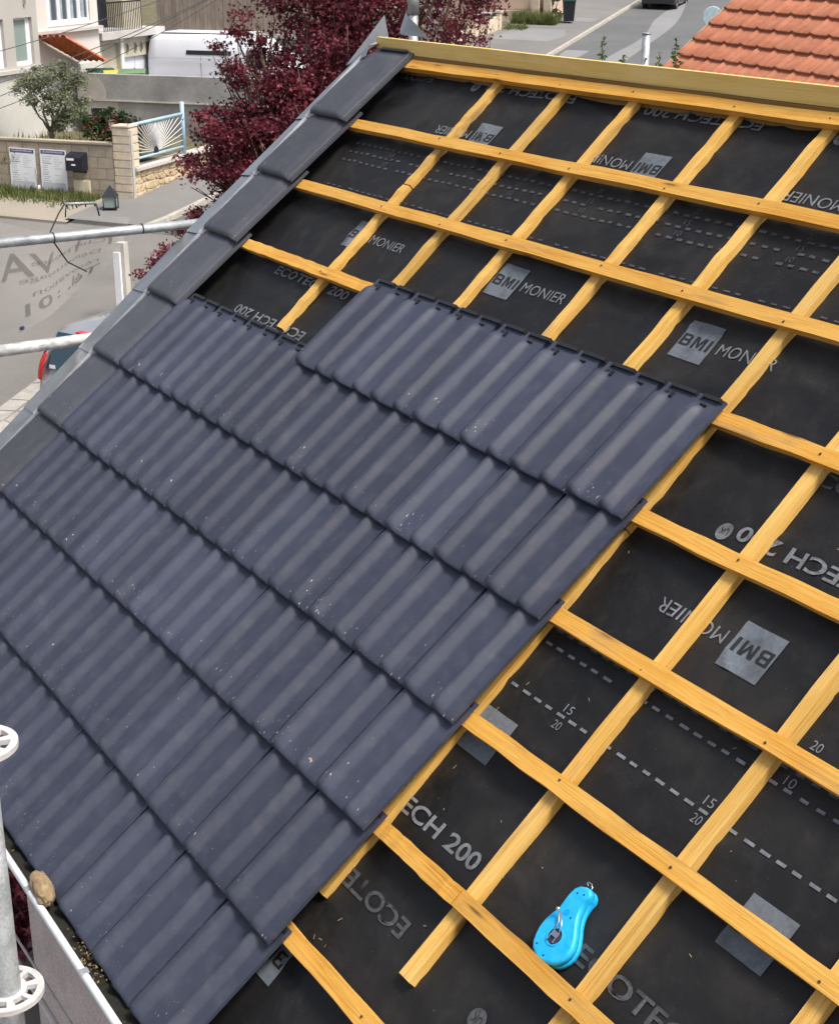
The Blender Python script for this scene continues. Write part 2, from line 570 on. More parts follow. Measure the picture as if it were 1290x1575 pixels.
# battens
BW, BT = 0.053, 0.027
DV = [0.002, -0.005, -0.008, -0.001, 0.002, 0.008, 0.004, -0.001, -0.001]
BST = {0: -3.33, 1: -3.35, 2: -3.35, 3: -3.35}
for i in range(9):
    vt = B0 - GA * i + DV[i]
    u0 = BST.get(i, -0.35)
    u1 = 2.45
    spans = [(u0, u1)]
    if i == 7: spans = [(u0, 0.352), (0.356, u1)]
    if i == 3: spans = [(u0, -2.02), (-0.3, u1)]
    for a, b in spans:
        me = plank(b - a, BW, BT - 0.0008, 31 + i, 24)
        o = link('batten', me, M_batten, house, loc=rf(a, vt - BW, -0.0266 + 0.0004))
        o.rotation_euler = (Matrix.Rotation(PITCH, 4, 'X') @ Matrix.Rotation(R(rnd.uniform(-0.05, 0.05)), 4, 'Z')).to_euler()
# nail heads where battens cross the counter battens
M_nail = plain('nail_head', (0.10, 0.085, 0.07), 0.5, 0.6)
mbn = MB(); mbn.lathe([(0.0042, 0), (0.0042, 0.0012), (0.0001, 0.0016)], 8)
ME_NAIL = mbn.mesh('nail')
for o in [x for x in list(house.children) if x.name.split('.')[0] == 'batten']:
    u0 = o.location.x
    L_ = max(v_.co.x for v_ in o.data.vertices)
    for cu in CBU.values():
        x = cu + 0.025 + rnd.uniform(-.014, .014) - u0
        if 0.02 < x < L_ - 0.02:
            link('nail', ME_NAIL, M_nail, o, loc=(x, 0.026 + rnd.uniform(-.012, .012), BT - 0.0004))
# ridge board
me = plank(6.2, 0.026, 0.068, 77, 20, 0.0012)
p = rf(-3.66, 1.682, 0.004)
ridge_board = link('ridge_board', me, M_ridge, house, loc=p)
me = plank(6.2, 0.045, 0.16, 78, 20, 0.001)
link('ridge_gap_shade', me, wood_mat('ridge_gap_shade_wood', (0.16, 0.08, 0.02), (0.22, 0.12, 0.03), (0.28, 0.16, 0.05)), house, loc=(p[0], p[1] - 0.010, p[2] - 0.162))  # plank added to close the gap, its dark brown stands in for shadow
# the far slope's underlay
mb = MB()
mb.grid(2, 2, lambda a, b: (-3.62 + a * 6.2, rf(0, 1.682, 0)[1] + 0.02 + b * 2.6, rf(0, 1.66, -0.055)[2] - b * 2.6 * math.tan(PITCH)))
mb.build('far_slope_underlay', M_under, house)

# ------------------------------------------------------------------ roof tiles
TL, TW, RH = 0.49, 0.30, 0.0270
def bumpf(d, hw, p=0.8):
    if abs(d) >= hw: return 0.0
    return (0.5 + 0.5 * math.cos(math.pi * d / hw)) ** p
def roll(x, a, b, c, d):
    # steep near side a..b, crown b..c, long fall c..d
    if x <= a or x >= d: return 0.0
    if x < b: return math.sin(math.pi / 2 * (x - a) / (b - a)) ** 1.2
    if x <= c: return 1.0
    t = (x - c) / (d - c)
    return 0.5 + 0.5 * math.cos(math.pi * t ** 0.85)
def prof_tile(x):
    z = RH * max(roll(x, -0.012, 0.003, 0.018, 0.060), 1.0 * roll(x, 0.1535, 0.1650, 0.174, 0.211), 0.52 * bumpf(x - 0.1500, 0.0075, 0.7))
    if x > 0.2620:
        z = -0.010 + (0.005 if 0.3075 < x < 0.3145 else 0)
    return z
def prof_verge(x):
    # flat raised plate with a rounded outer shoulder, falling to the pan on the right
    if x < 0.012: return 0.020 - 0.009 * (1 - x / 0.012) ** 2
    if x < 0.255:
        return 0.020 + (0.0040 * bumpf(x - 0.055, 0.022)) - 0.0030 * bumpf(x - 0.028, 0.006)
    if x < 0.315:
        return 0.020 * bumpf((x - 0.255) / 0.06 * 0.5, 0.5, 0.9)
    return -0.004
def tile_mesh(name, prof, xs, zt=0.052, zh=0.018, rolls=True):
    r = 0.030
    ys = [r * (1 - math.cos(math.pi / 2 * k / 5)) for k in range(6)] + [0.08, 0.16, 0.26, 0.36, 0.405, 0.420, 0.432, 0.442, 0.4515, 0.4525, 0.465, TL]
    def fade(y):
        if y <= 0.405: return 1.0 - 0.10 * max(0, (y - 0.30) / 0.105)
        if y >= 0.452: return 0.0
        t = (y - 0.405) / 0.047
        return 0.9 * (1 - t ** 2.2)
    top, bot = [], []
    for y in ys:
        for x in xs:
            p0 = prof(x)
            pz = p0 * fade(y) if p0 > 0 else p0
            lin = zt + (zh - zt) * y / TL
            d = 0.0
            if y < r:
                q = 1 - y / r
                d = (0.006 + 0.018 * max(p0, 0) / RH) * (1 - math.sqrt(max(0.0, 1 - q * q)))
            z = lin + pz - d
            top.append((x, y, z))
            bot.append((x, y, min(lin + pz - (0.012 if x > 0.004 else 0.0050), z - 0.0035)))
    nx, ny = len(xs), len(ys)
    fs, sm = [], []
    N = nx * ny
    for j in range(ny - 1):
        for i in range(nx - 1):
            a = j * nx + i
            fs.append((a, a + 1, a + nx + 1, a + nx))
            fs.append((N + a, N + a + nx, N + a + nx + 1, N + a + 1))
    for i in range(nx - 1):
        fs.append((i, N + i, N + i + 1, i + 1))
        a = (ny - 1) * nx + i
        fs.append((a, a + 1, N + a + 1, N + a))
    for j in range(ny - 1):
        a = j * nx
        fs.append((a, a + nx, N + a + nx, N + a))
        b = a + nx - 1
        fs.append((b, N + b, N + b + nx, b + nx))
    mb = MB()
    mb.smooth = True
    mb.add(top + bot, fs)
    mb.smooth = False
    x0, x1 = xs[0], min(xs[-1], 0.30)
    # head lip in two bars, lugs and clip seats
    mb.cur = 1
    zl = zh + 0.0005
    for a, b in (((0.028, 0.135), (0.172, min(0.285, xs[-1] - 0.012))) if rolls else ((0.06, 0.29),)):
        mb.box(a, b, 0.476, 0.489, zl - 0.004, zl + 0.011)
        mb.box(a - 0.010, a - 0.002, 0.472, 0.487, zl - 0.004, zl + 0.006)
        mb.box(b + 0.002, b + 0.008, 0.474, 0.487, zl - 0.004, zl + 0.005)
    if rolls:
        mb.box(0.018, 0.030, 0.446, 0.458, zl, zl + 0.008)
        mb.box(0.046, 0.056, 0.440, 0.458, zl, zl + 0.012)
        mb.box(0.180, 0.206, 0.449, 0.455, zl - 0.004, zl + 0.010)
    me = mb.mesh(name)
    # sharp edges where the grid turns hard
    for e in me.edges: pass
    me.set_sharp_from_angle(angle=R(48)) if hasattr(me, 'set_sharp_from_angle') else None
    return me
xs_t = [-0.0080, -0.0055, -0.002, 0.001, 0.004, 0.009, 0.015, 0.020, 0.025, 0.031, 0.037, 0.043, 0.048, 0.054, 0.060, 0.10, 0.135, 0.1425, 0.1450, 0.1475, 0.150, 0.1525, 0.1545, 0.1565, 0.159, 0.162, 0.1655, 0.171, 0.176, 0.181, 0.187, 0.193, 0.199, 0.204, 0.209, 0.24, 0.2560, 0.2618, 0.2625, 0.3075, 0.308, 0.314, 0.3146, 0.318]
xs_v = [0.0, 0.002, 0.005, 0.012, 0.022, 0.025, 0.028, 0.031, 0.034, 0.044, 0.055, 0.066, 0.077, 0.11, 0.16, 0.21, 0.25, 0.258, 0.266, 0.274, 0.282, 0.29, 0.30, 0.312, 0.3151, 0.345]
ME_T = tile_mesh('roof_tile', prof_tile, xs_t)
ME_T0 = tile_mesh('edge_tile', prof_tile, [x for x in xs_t if x < 0.257])
ME_V = tile_mesh('verge_tile', prof_verge, xs_v, rolls=False)
M_lip = plain('black_head_lip', (0.018, 0.018, 0.021), 0.4, 0, 0.3, 40)
def place_tile(me, mat, name, u, v):
    j = lambda a: rnd.uniform(-a, a)
    o = link(name, me, [mat, M_lip], house, loc=rf(u + j(0.0012), v + j(0.0025), j(0.0008)))
    o.rotation_euler = (Matrix.Rotation(PITCH + R(j(0.12)), 4, 'X') @ Matrix.Rotation(R(j(0.15)), 4, 'Z') @ Matrix.Rotation(R(j(0.25)), 4, 'Y')).to_euler()
    return o
TV = [-0.002, 0.004, 0.008, 0.008, -0.008, -0.036]
for row in range(6):
    for k in range(1, 12):
        if row == 0 and k > 7: continue
        place_tile(ME_T if k > 1 else ME_T0, M_tile, 'roof_tile', -0.3 * k, -GA * row + TV[row])
for row in range(-3, 6):
    v = -GA * row + (TV[row] if row >= 0 else 0.012)
    place_tile(ME_V, M_vtile, 'verge_tile', -3.642, v)

# ------------------------------------------------------------------ walls, gutter and verge metal of the house
WALLU, WALLY = -3.55, -0.952
mb = MB()
zt_front = HZ - 0.98
mb.box(WALLU, 4.2, WALLY, WALLY + 0.25, 0.0, zt_front)
mb.build('front_wall', M_render_wall, house)
mb = MB()
yr = rf(0, 1.70, 0)[1]
zr = rf(0, 1.62, -0.12)[2]
mb.prism([(WALLY + 0.25, 0), (3.6, 0), (3.6, zr - (3.6 - yr) * math.tan(PITCH)), (yr, zr), (WALLY + 0.25, zr - (yr - WALLY - 0.25) * math.tan(PITCH))],
         WALLU, WALLU + 0.25, lambda x, y, z: (z, x, y))
mb.build('gable_wall', M_render_wall, house)
# soffit boards under the eaves
mb = MB()
mb.grid(1, 4, lambda a, b: rf(-3.6 + a * 7.0, -2.03 + b * 0.9, -0.075))
mb.build('eaves_boarding', M_cbatten, house)
M_gutter = plain('weathered_zinc_gutter', (0.10, 0.105, 0.08), 0.6, 0.3, 0.4, 10, 0.2)
M_white_zinc = plain('bright_zinc_lip', (0.80, 0.83, 0.86), 0.4, 0.1, 0.12, 12)
GY, GZ, GR = -1.566, HZ - 1.262, 0.056
mb = MB(); mb.smooth = True
mb.grid(1, 14, lambda a, b: (-3.72 + a * 7.2, GY - GR * math.cos(math.pi * b), GZ - GR * math.sin(math.pi * b)))
mb.grid(1, 14, lambda a, b: (-3.72 + (1 - a) * 7.2, GY - (GR + 0.003) * math.cos(math.pi * b), GZ - (GR + 0.003) * math.sin(math.pi * b)))
gutter = mb.build('gutter', M_gutter, house)
mb = MB()
mb.tube([(-3.72, GY - GR - 0.002, GZ), (3.48, GY - GR - 0.002, GZ)], 0.013, 10)
mb.build('gutter_bead', M_white_zinc, gutter)
for u in (-2.0, -1.02, -0.52, 0.4):
    mb = MB()
    for k in range(8):
        a0, a1 = math.pi * k / 8, math.pi * (k + 1) / 8
        for (aa, bb) in ((a0, a1),):
            p = [(u + sx, GY - (GR + rr) * math.cos(an), GZ - (GR + rr) * math.sin(an)) for an in (aa, bb) for rr in (0.0035, 0.0075) for sx in (-0.014, 0.014)]
            mb.add(p, [(0, 1, 5, 4), (2, 6, 7, 3), (0, 4, 6, 2), (1, 3, 7, 5)])
    mb.box(u - 0.014, u + 0.014, GY - GR - 0.0155, GY - GR + 0.012, GZ + 0.0108, GZ + 0.0135)
    mb.build('gutter_bracket', M_galv, gutter)
M_silt = plain('gutter_silt', (0.010, 0.010, 0.006), 0.9, 0, 0.5, 30, 0.6)
mb = MB(); mb.smooth = True
mb.grid(160, 6, lambda a, b: (-3.7 + a * 7.1, GY - 0.049 + b * 0.098, GZ - 0.036 + 0.008 * noise.noise(Vector((a * 160, b * 5, 2))) + 0.006 * noise.noise(Vector((a * 40, b * 2, 5)))))
mb.build('gutter_silt', M_silt, gutter)
M_litter = plain('dead_leaf_litter', (0.16, 0.105, 0.045), 0.9, 0, 0.6, 60)
mb = MB()
rr = random.Random(3)
for k in range(150):
    u = rr.choice((rr.gauss(-0.62, 0.10), rr.gauss(-0.62, 0.07), rr.uniform(-2.2, 0.2)))
    c = Vector((u, GY + rr.uniform(-0.035, 0.045), GZ - 0.024 + rr.uniform(-0.004, 0.006)))
    d = Euler((rr.uniform(-.6, .6), rr.uniform(-.6, .6), rr.uniform(0, 6.28))).to_matrix()
    l, w = rr.uniform(0.003, 0.008), rr.uniform(0.002, 0.004)
    mb.add([c + d @ Vector(q) for q in ((-l, 0, 0), (0, -w, 0.001), (l, 0, 0), (0, w, 0.001))], [(0, 1, 2, 3)])
stuff(mb.build('leaf_litter', M_litter, gutter))
# a lump of stone lying across the gutter
M_lump = plain('tan_stone', (0.60, 0.43, 0.25), 0.95, 0, 0.35, 40, 1.0, 0.2, fine=0.4)
bm = bmesh.new()
bmesh.ops.create_icosphere(bm, subdivisions=4, radius=1.0)
for v in bm.verts:
    d = 1 + 0.22 * noise.noise(v.co * 1.6) + 0.12 * noise.noise(v.co * 4.5) + 0.06 * noise.noise(v.co * 11) + 0.03 * noise.noise(v.co * 23)
    c = v.co * d
    c.x = max(-0.97, min(0.97, c.x))
    v.co = Vector((c.x * 0.092, c.y * 0.031, c.z * 0.030))
me = bpy.data.meshes.new('stone'); bm.to_mesh(me); bm.free()
for pl in me.polygons: pl.use_smooth = True
hm = Matrix.Translation((0.647, 4.194, 0)) @ Matrix.Rotation(HOUSE_ROT, 4, 'Z')
def hw(x, y, z):
    return hm @ Vector((x, y, z))
lump = link('stone', me, M_lump, None, loc=hw(-0.972, -1.594, GZ + 0.026), rot=(R(14), R(3), HOUSE_ROT - R(5)))
tag(lump, 'rough tan oblong stone lump lying across the gutter edge', 'stone')

# verge flashing, one folded piece per course
for row in range(-3, 6):
    v0 = -GA * row - 0.012
    v1 = v0 + GA + 0.03
    mb = MB()
    def uo(v): return -3.895 if v < 0.2 else -3.895 + (v - 0.2) * 0.079
    lift = 0.0
    cs = []
    for v in (v0, (v0 + v1) / 2, v1):
        k = (v1 - v) / (v1 - v0) * 0.006          # the lower end laps over the piece below
        w = rnd.uniform(-0.004, 0.004)
        cs.append([rf(-3.615, v, 0.036 + k), rf(-3.655, v, 0.037 + k), rf(-3.660, v, 0.050 + k), rf(-3.666, v, 0.050 + k), rf(-3.672, v, 0.030 + k),
                   rf(uo(v) + w, v, 0.002 + k), rf(uo(v) - 0.004 + w, v, -0.005 + k), rf(uo(v) - 0.002 + w, v, -0.085 + k)])
    n = len(cs[0])
    mb.add([p for c in cs for p in c], [(j * n + i, j * n + i + 1, (j + 1) * n + i + 1, (j + 1) * n + i) for j in range(2) for i in range(n - 1)])
    mb.build('verge_flashing', M_zinc, house)
# folded ridge ends of the flashing
mb = MB()
mb.add([rf(-3.60, 1.60, 0.055), rf(-3.78, 1.55, 0.02), (-3.70, 1.345, HZ + 1.270), (-3.675, 1.353, HZ + 1.170), (-3.64, 1.31, HZ + 1.143), rf(-3.63, 1.66, 0.066)],
       [(0, 1, 2, 3, 4, 5)])
mb.build('ridge_end_flashing', M_zinc, house)
mb = MB(); mb.smooth = True
ctr = [(-3.628, 1.283), (-3.634, 1.205), (-3.60, 1.187), (-3.56, 1.180), (-3.50, 1.178), (-3.405, 1.176), (-3.44, 1.205), (-3.48, 1.235), (-3.545, 1.262)]
def curl(x, z): return (x, 1.37 + 3.0 * (x + 3.54) ** 2 + 0.4 * (z - 1.2), HZ + z)
cen = curl(-3.54, 1.215)
mb.add([cen] + [curl(x, z) for x, z in ctr], [(0, 1 + i, 1 + (i + 1) % len(ctr)) for i in range(len(ctr))])
mb.build('ridge_end_flashing', M_zinc, house)
# wood splinters and torn scraps left on the membrane
M_splinter = plain('splinters', (0.36, 0.27, 0.15), 0.8, 0, 0.4, 20)
mb = MB()
for k in range(46):
    u, v = rnd.uniform(-0.05, 1.3), rnd.uniform(-1.6, 1.5)
    a = rnd.uniform(0, 3.14); l = rnd.uniform(0.002, 0.008); w = 0.0008
    du, dv = math.cos(a), math.sin(a)
    mb.add([mem(u + du * l * s1 - dv * w * s2, v + dv * l * s1 + du * w * s2, 0.007) for s1, s2 in ((-1, -1), (1, -1), (1, 1), (-1, 1))], [(0, 1, 2, 3)])
stuff(mb.build('wood_splinters', M_splinter, house))

# ------------------------------------------------------------------ chalk line reel on the membrane
M_blue = plain('cyan_plastic', (0.0, 0.42, 0.86), 0.42, 0, 0.12, 45, 0.05, 0.5, c2=(0.03, 0.47, 0.88))
M_blue2 = plain('blue_plastic_side', (0.0, 0.30, 0.75), 0.4, 0, 0.06, 20)
M_dark = plain('dark_hub', (0.02, 0.022, 0.05), 0.5, 0, 0.3, 30)
M_chrome = plain('polished_steel', (0.72, 0.73, 0.75), 0.22, 1.0, 0.1, 20)
out = [(0.636, -1.072), (0.650, -1.103), (0.679, -1.119), (0.712, -1.118), (0.741, -1.101), (0.755, -1.073), (0.751, -1.043), (0.735, -1.017), (0.714, -0.990),
       (0.700, -0.960), (0.697, -0.935), (0.700, -0.916), (0.680, -0.904), (0.648, -0.918), (0.642, -0.945), (0.643, -0.968), (0.643, -0.992), (0.638, -1.016), (0.633, -1.042)]
oc = Vector((0.690, -1.040))
def smooth_loop(pts, it=2):
    for _ in range(it):
        q = []
        for i, p in enumerate(pts):
            n = pts[(i + 1) % len(pts)]
            q += [(0.75 * p[0] + 0.25 * n[0], 0.75 * p[1] + 0.25 * n[1]), (0.25 * p[0] + 0.75 * n[0], 0.25 * p[1] + 0.75 * n[1])]
        pts = q
    return pts
out = [(x + (x - 0.692) * (0.09 if y < -1.0 else 0.03), y + (-0.004 if y < -1.09 else 0)) for x, y in out]
outs = smooth_loop(out, 1)
reel = empty('chalk_line_reel', hw(*rf(0.69, -1.04, -0.05)), 0.0)
reel.rotation_euler = (Matrix.Rotation(HOUSE_ROT, 4, 'Z') @ Matrix.Rotation(PITCH, 4, 'X')).to_euler()
tag(reel, 'bright blue chalk line reel with steel crank lying on the black underlay', 'chalk reel')
TH = 0.046
def ring(off, z):
    r_ = []
    for x, y in outs:
        d = Vector((x, y)) - oc
        d = d * (1 - off / d.length)
        r_.append((d.x, d.y, z))
    return r_
lev = [(0.006, 0.003), (0.001, 0.007), (0.0, 0.012), (0.0, TH * 0.5 - 0.001), (0.0015, TH * 0.5 - 0.0005), (0.0015, TH * 0.5 + 0.0005), (0.0, TH * 0.5 + 0.001), (0.0, TH - 0.008), (0.0012, TH - 0.004), (0.004, TH - 0.001), (0.007, TH)]
rings = [ring(*l) for l in lev]
n = len(outs)
mb = MB(); mb.smooth = True
mb.add([p for r_ in rings for p in r_], [(i * n + k, i * n + (k + 1) % n, (i + 1) * n + (k + 1) % n, (i + 1) * n + k) for i in range(len(lev) - 1) for k in range(n)])
mb.smooth = False
mb.add(rings[-1], [tuple(range(n))])
mb.add(rings[0], [tuple(reversed(range(n)))])
me = mb.mesh('case')
case = link('case', me, M_blue, reel)
# raised rim line on the face, dimples and screws
def disc(x, y, z, r_, h, nseg=18):
    m_ = MB(); m_.smooth = False
    m_.lathe([(r_, 0), (r_, h * 0.7), (r_ * 0.85, h), (0.0001, h)], nseg, lambda a, b, c: (x + a, y + b, z + c))
    return m_
hubx, huby = 0.692 - 0.69, -1.054 + 1.04
m_ = MB(); m_.lathe([(0.026, 0), (0.026, 0.002), (0.0215, 0.002), (0.0215, -0.0005)], 28, lambda a, b, c: (hubx + a, huby + b, TH + c)); m_.build('hub_rim', M_blue, case)
disc(hubx, huby, TH, 0.0213, 0.0008, 28).build('hub', M_dark, case)
disc(-0.016, 0.052, TH, 0.0085, 0.0008).build('finger_dimple', M_blue2, case)
for sx, sy in ((-0.03, -0.056), (0.010, -0.068), (0.004, 0.046), (-0.028, 0.105), (-0.008, 0.112)):
    disc(sx, sy, TH, 0.0028, 0.0007, 10).build('screw', M_dark, case)
# crank: base bracket, folded wire arm, ball knob
m_ = MB()
m_.box(hubx - 0.012, hubx + 0.012, huby - 0.002, huby + 0.012, TH + 0.001, TH + 0.006)
m_.box(hubx - 0.012, hubx - 0.008, huby - 0.016, huby + 0.0, TH + 0.001, TH + 0.007)
m_.box(hubx + 0.008, hubx + 0.012, huby - 0.016, huby + 0.0, TH + 0.001, TH + 0.007)
crank = m_.build('crank', M_chrome, reel)
m_ = MB()
tipx, tipy = -0.026, 0.040
m_.tube([(hubx - 0.009, huby + 0.010, TH + 0.005), (hubx - 0.014, huby + 0.035, TH + 0.008), (tipx - 0.003, tipy, TH + 0.010), (tipx + 0.004, tipy + 0.001, TH + 0.010), (hubx - 0.001, huby + 0.035, TH + 0.008), (hubx + 0.009, huby + 0.010, TH + 0.005)], 0.0018, 8)
m_.build('crank_arm', M_chrome, crank)
m_ = MB(); m_.smooth = True
m_.lathe([(0.0003, -0.0058)] + [(0.0058 * math.cos(a), 0.0058 * math.sin(a)) for a in [R(-60), R(-30), 0, R(30), R(60)]] + [(0.0003, 0.0058)], 14, lambda a, b, c: (tipx - 0.005 + a, tipy + 0.004 + b, TH + 0.018 + c))
m_.build('crank_knob', M_chrome, crank)
# line hook at the tip
m_ = MB()
m_.tube([(-0.014, 0.128, 0.026), (-0.016, 0.138, 0.027), (-0.024, 0.146, 0.028), (-0.036, 0.145, 0.029), (-0.038, 0.140, 0.028), (-0.030, 0.137, 0.027)], 0.0017, 8)
m_.tube([(-0.010, 0.120, 0.026), (-0.013, 0.133, 0.026)], 0.0035, 8)
m_.build('line_hook', M_chrome, reel)

# ------------------------------------------------------------------ scaffold around the house
scaf = empty('scaffold', (-0.692, 2.1, 0.0))
tag(scaf, 'galvanised tube scaffold with ringed uprights and guard rails beside the eaves and gable', 'scaffold')
SO = Vector((-0.692, 2.1, 0.0))
M_ring = plain('painted_ring_steel', (0.54, 0.53, 0.52), 0.55, 0.15, 0.15, 25, 0.2)
M_tube2 = plain('splashed_steel_tube', (0.46, 0.48, 0.48), 0.6, 0.3, 0.3, 22, 0.3, c2=(0.76, 0.75, 0.72))
m_ = MB(); m_.tube([(0, 0, 0.02), (0, 0, 6.2), (0, 0, 6.9)], 0.02415, 24); m_.build('standard', M_galv, scaf)
def rosette(z, rot):
    m_ = MB()
    T = 0.0045
    N = 64
    r0, r1, r2, r3 = 0.0242, 0.034, 0.050, 0.062
    def pt(r_, k, zz): 
        a = 2 * math.pi * k / N + rot
        return (r_ * math.cos(a), r_ * math.sin(a), z + zz)
    spoke = lambda k: (k % 8) in (0, 7) or (k % 16) in (1,)
    for k in range(N):
        for a, b, on in ((r0, r1, True), (r1, r2, spoke(k)), (r2, r3, True)):
            if not on: continue
            v_ = [pt(a, k, -T), pt(b, k, -T), pt(b, k + 1, -T), pt(a, k + 1, -T), pt(a, k, T), pt(b, k, T), pt(b, k + 1, T), pt(a, k + 1, T)]
            f_ = [(3, 2, 1, 0), (4, 5, 6, 7), (1, 2, 6, 5), (3, 0, 4, 7)]
            if a == r1:
                if not spoke(k - 1): f_.append((0, 1, 5, 4))
                if not spoke(k + 1): f_.append((2, 3, 7, 6))
            m_.add(v_, f_)
    m_.build('ring', M_ring, scaf)
rosette(6.338, R(20)); rosette(6.806, R(20))
def hs(x, y, z):
    return tuple(hw(x, y, z) - SO)
m_ = MB(); m_.tube([hs(-4.0, -1.35, HZ + 0.272), hs(-4.0, 1.2, HZ + 0.264)], 0.0242, 16); m_.build('guard_rail', M_galv, scaf)
m_ = MB(); m_.tube([hs(-4.0, -1.35, HZ - 0.253), hs(-4.0, 1.2, HZ - 0.253)], 0.030, 16); m_.build('guard_rail', M_tube2, scaf)
m_ = MB(); m_.tube([hs(-2.6, -1.44, HZ - 2.26), hs(-1.0, -1.44, HZ - 2.22)], 0.012, 12); m_.tube([hs(-2.6, -1.40, HZ - 2.23), hs(-1.0, -1.40, HZ - 2.19)], 0.006, 8); m_.build('ledger', M_ring, scaf)
m_ = MB(); m_.tube([hs(-4.0, -1.35, 0.05), hs(-4.0, -1.35, HZ + 0.6)], 0.0242, 14); m_.build('standard', M_galv, scaf)
m_ = MB(); m_.tube([hs(-3.98, 1.69, 0.05), hs(-3.98, 1.69, HZ + 1.26)], 0.0242, 16); m_.tube([hs(-3.98, 1.69, HZ + 1.255), hs(-3.98, 1.69, HZ + 1.40)], 0.030, 16); m_.build('standard', M_galv, scaf)
m_ = MB(); m_.tube([hs(-4.12, 3.41, 0.05), hs(-4.12, 3.41, HZ + 1.09)], [0.0242, 0.0242], 16)
m_.build('standard', M_galv, scaf)
m_ = MB(); m_.tube([hs(-4.12, 3.41, HZ + 1.089), hs(-4.12, 3.41, HZ + 1.097)], 0.027, 16); m_.build('end_cap', M_galv, scaf)
m_ = MB(); m_.tube([hs(-4.12 + 0.022, 3.41 - 0.012, HZ + 0.95), hs(-4.12 + 0.03, 3.41 - 0.016, HZ + 0.95)], 0.006, 10); m_.build('pin_hole', M_dark, scaf)
# short cable ties round the upper rail
M_tie = plain('black_tie', (0.015, 0.015, 0.016), 0.5)
for y in (-0.36, 0.10):
    m_ = MB(); m_.tube([hs(-4.0, y - 0.003, HZ + 0.2695), hs(-4.0, y + 0.003, HZ + 0.2695)], 0.0262, 16); m_.build('cable_tie', M_tie, scaf)

# ------------------------------------------------------------------ advertising banner tied outside the gable scaffold, seen from behind
s = NT('mesh_banner')
v = s.coord('Object')
s.set(color=s.ramp(s.noise(v, 3, 4, 0.6), [(0.3, (0.38, 0.365, 0.35)), (0.7, (0.47, 0.455, 0.44))]), rough=0.7, spec=0.2)
tr = s.n('ShaderNodeBsdfTransparent')
mx = s.n('ShaderNodeMixShader')
mx.inputs[0].default_value = 0.30
s.L(tr.outputs[0], mx.inputs[1]); s.L(s.b.outputs[0], mx.inputs[2]); s.L(mx.outputs[0], s.out.inputs[0])
M_banner = s.m
BU = -4.9
def lerp_curve(pts, t):
    for (t0, a), (t1, b) in zip(pts[:-1], pts[1:]):
        if t <= t1:
            k = (t - t0) / (t1 - t0)
            k = k * k * (3 - 2 * k) * 0.4 + k * 0.6
            return Vector(a) * (1 - k) + Vector(b) * k
    return Vector(pts[-1][1])
# (house Y, Z) of the top and bottom hems, right end first as the camera sees it
TOPC = [(0, (0.40, 0.165)), (0.16, (0.36, 0.172)), (0.38, (0.12, 0.200)), (0.56, (-0.07, 0.118)), (0.78, (-0.34, 0.206)), (1.0, (-0.75, 0.22))]
BOTC = [(0, (0.27, -0.035)), (0.16, (0.20, -0.13)), (0.38, (0.04, -0.24)), (0.56, (-0.10, -0.31)), (0.78, (-0.40, -0.435)), (1.0, (-0.80, -0.56))]
def ban(t, w, off=0.0):
    p = lerp_curve(TOPC, t) * (1 - w) + lerp_curve(BOTC, t) * w
    d = 0.05 * math.sin(t * 9 + w * 2) * (0.3 + 0.7 * w) + 0.10 * max(0, 0.2 - t) * w
    return hw(BU + d + off, p.x, HZ + p.y)
banner = empty('banner', hw(BU, 0, HZ - 0.5))
tag(banner, 'pale see-through advertising banner with mirrored lettering tied behind the upper guard rail', 'banner')
BO = hw(BU, 0, HZ - 0.5)
m_ = MB(); m_.smooth = True
m_.grid(60, 24, lambda a, b: ban(a, b) - BO)
sheet = m_.build('sheet', M_banner, banner)
def thin_print(name, c):
    s = NT(name)
    s.set(color=s.ramp(s.noise(s.coord('Object'), 14, 4, 0.7), [(0.3, tuple(x * 0.8 for x in c)), (0.7, c)]), rough=0.6)
    t_ = s.n('ShaderNodeBsdfTransparent'); m2 = s.n('ShaderNodeMixShader'); m2.inputs[0].default_value = 0.62
    s.L(t_.outputs[0], m2.inputs[1]); s.L(s.b.outputs[0], m2.inputs[2]); s.L(m2.outputs[0], s.out.inputs[0])
    return s.m
M_bprint = thin_print('grey_banner_print', (0.13, 0.125, 0.125))
M_bprint2 = thin_print('brown_banner_print', (0.20, 0.12, 0.11))
def ban_text(body, t0, w0, wt, hw_, mat, bold=0.0, shear=0.0):
    """lettering from t0 leftwards in the picture (t grows to the left); w0 = baseline"""
    me = fit_text(body, wt, hw_, bold, shear)
    for vx in me.vertices:
        vx.co = ban(t0 + vx.co.x, w0 - vx.co.y, 0.006) - BO
    link('lettering', me, mat, sheet)
ban_text('VAL', 0.53, 0.49, 0.36, 0.24, M_bprint, 0.01, 0.1)
ban_text('Charpente', 0.235, 0.40, 0.42, 0.075, M_bprint)
ban_text('D\u00e9moussage', 0.245, 0.56, 0.46, 0.075, M_bprint)
ban_text('r\u00e9novation', 0.235, 0.70, 0.42, 0.065, M_bprint)
ban_text('T\u00e9l. : 01', 0.215, 0.875, 0.47, 0.13, M_bprint, 0.012)
# part of a round emblem near the top corner
m_ = MB()
for k in range(18):
    a0, a1 = math.pi * k / 18, math.pi * (k + 1) / 18
    m_.add([ban(0.30 + r_ * math.cos(a), 0.44 - r_ * 2.6 * math.sin(a), 0.006) - BO for a, r_ in ((a0, 0.085), (a0, 0.105), (a1, 0.105), (a1, 0.085))], [(0, 1, 2, 3)])
m_.build('emblem', M_bprint2, sheet)
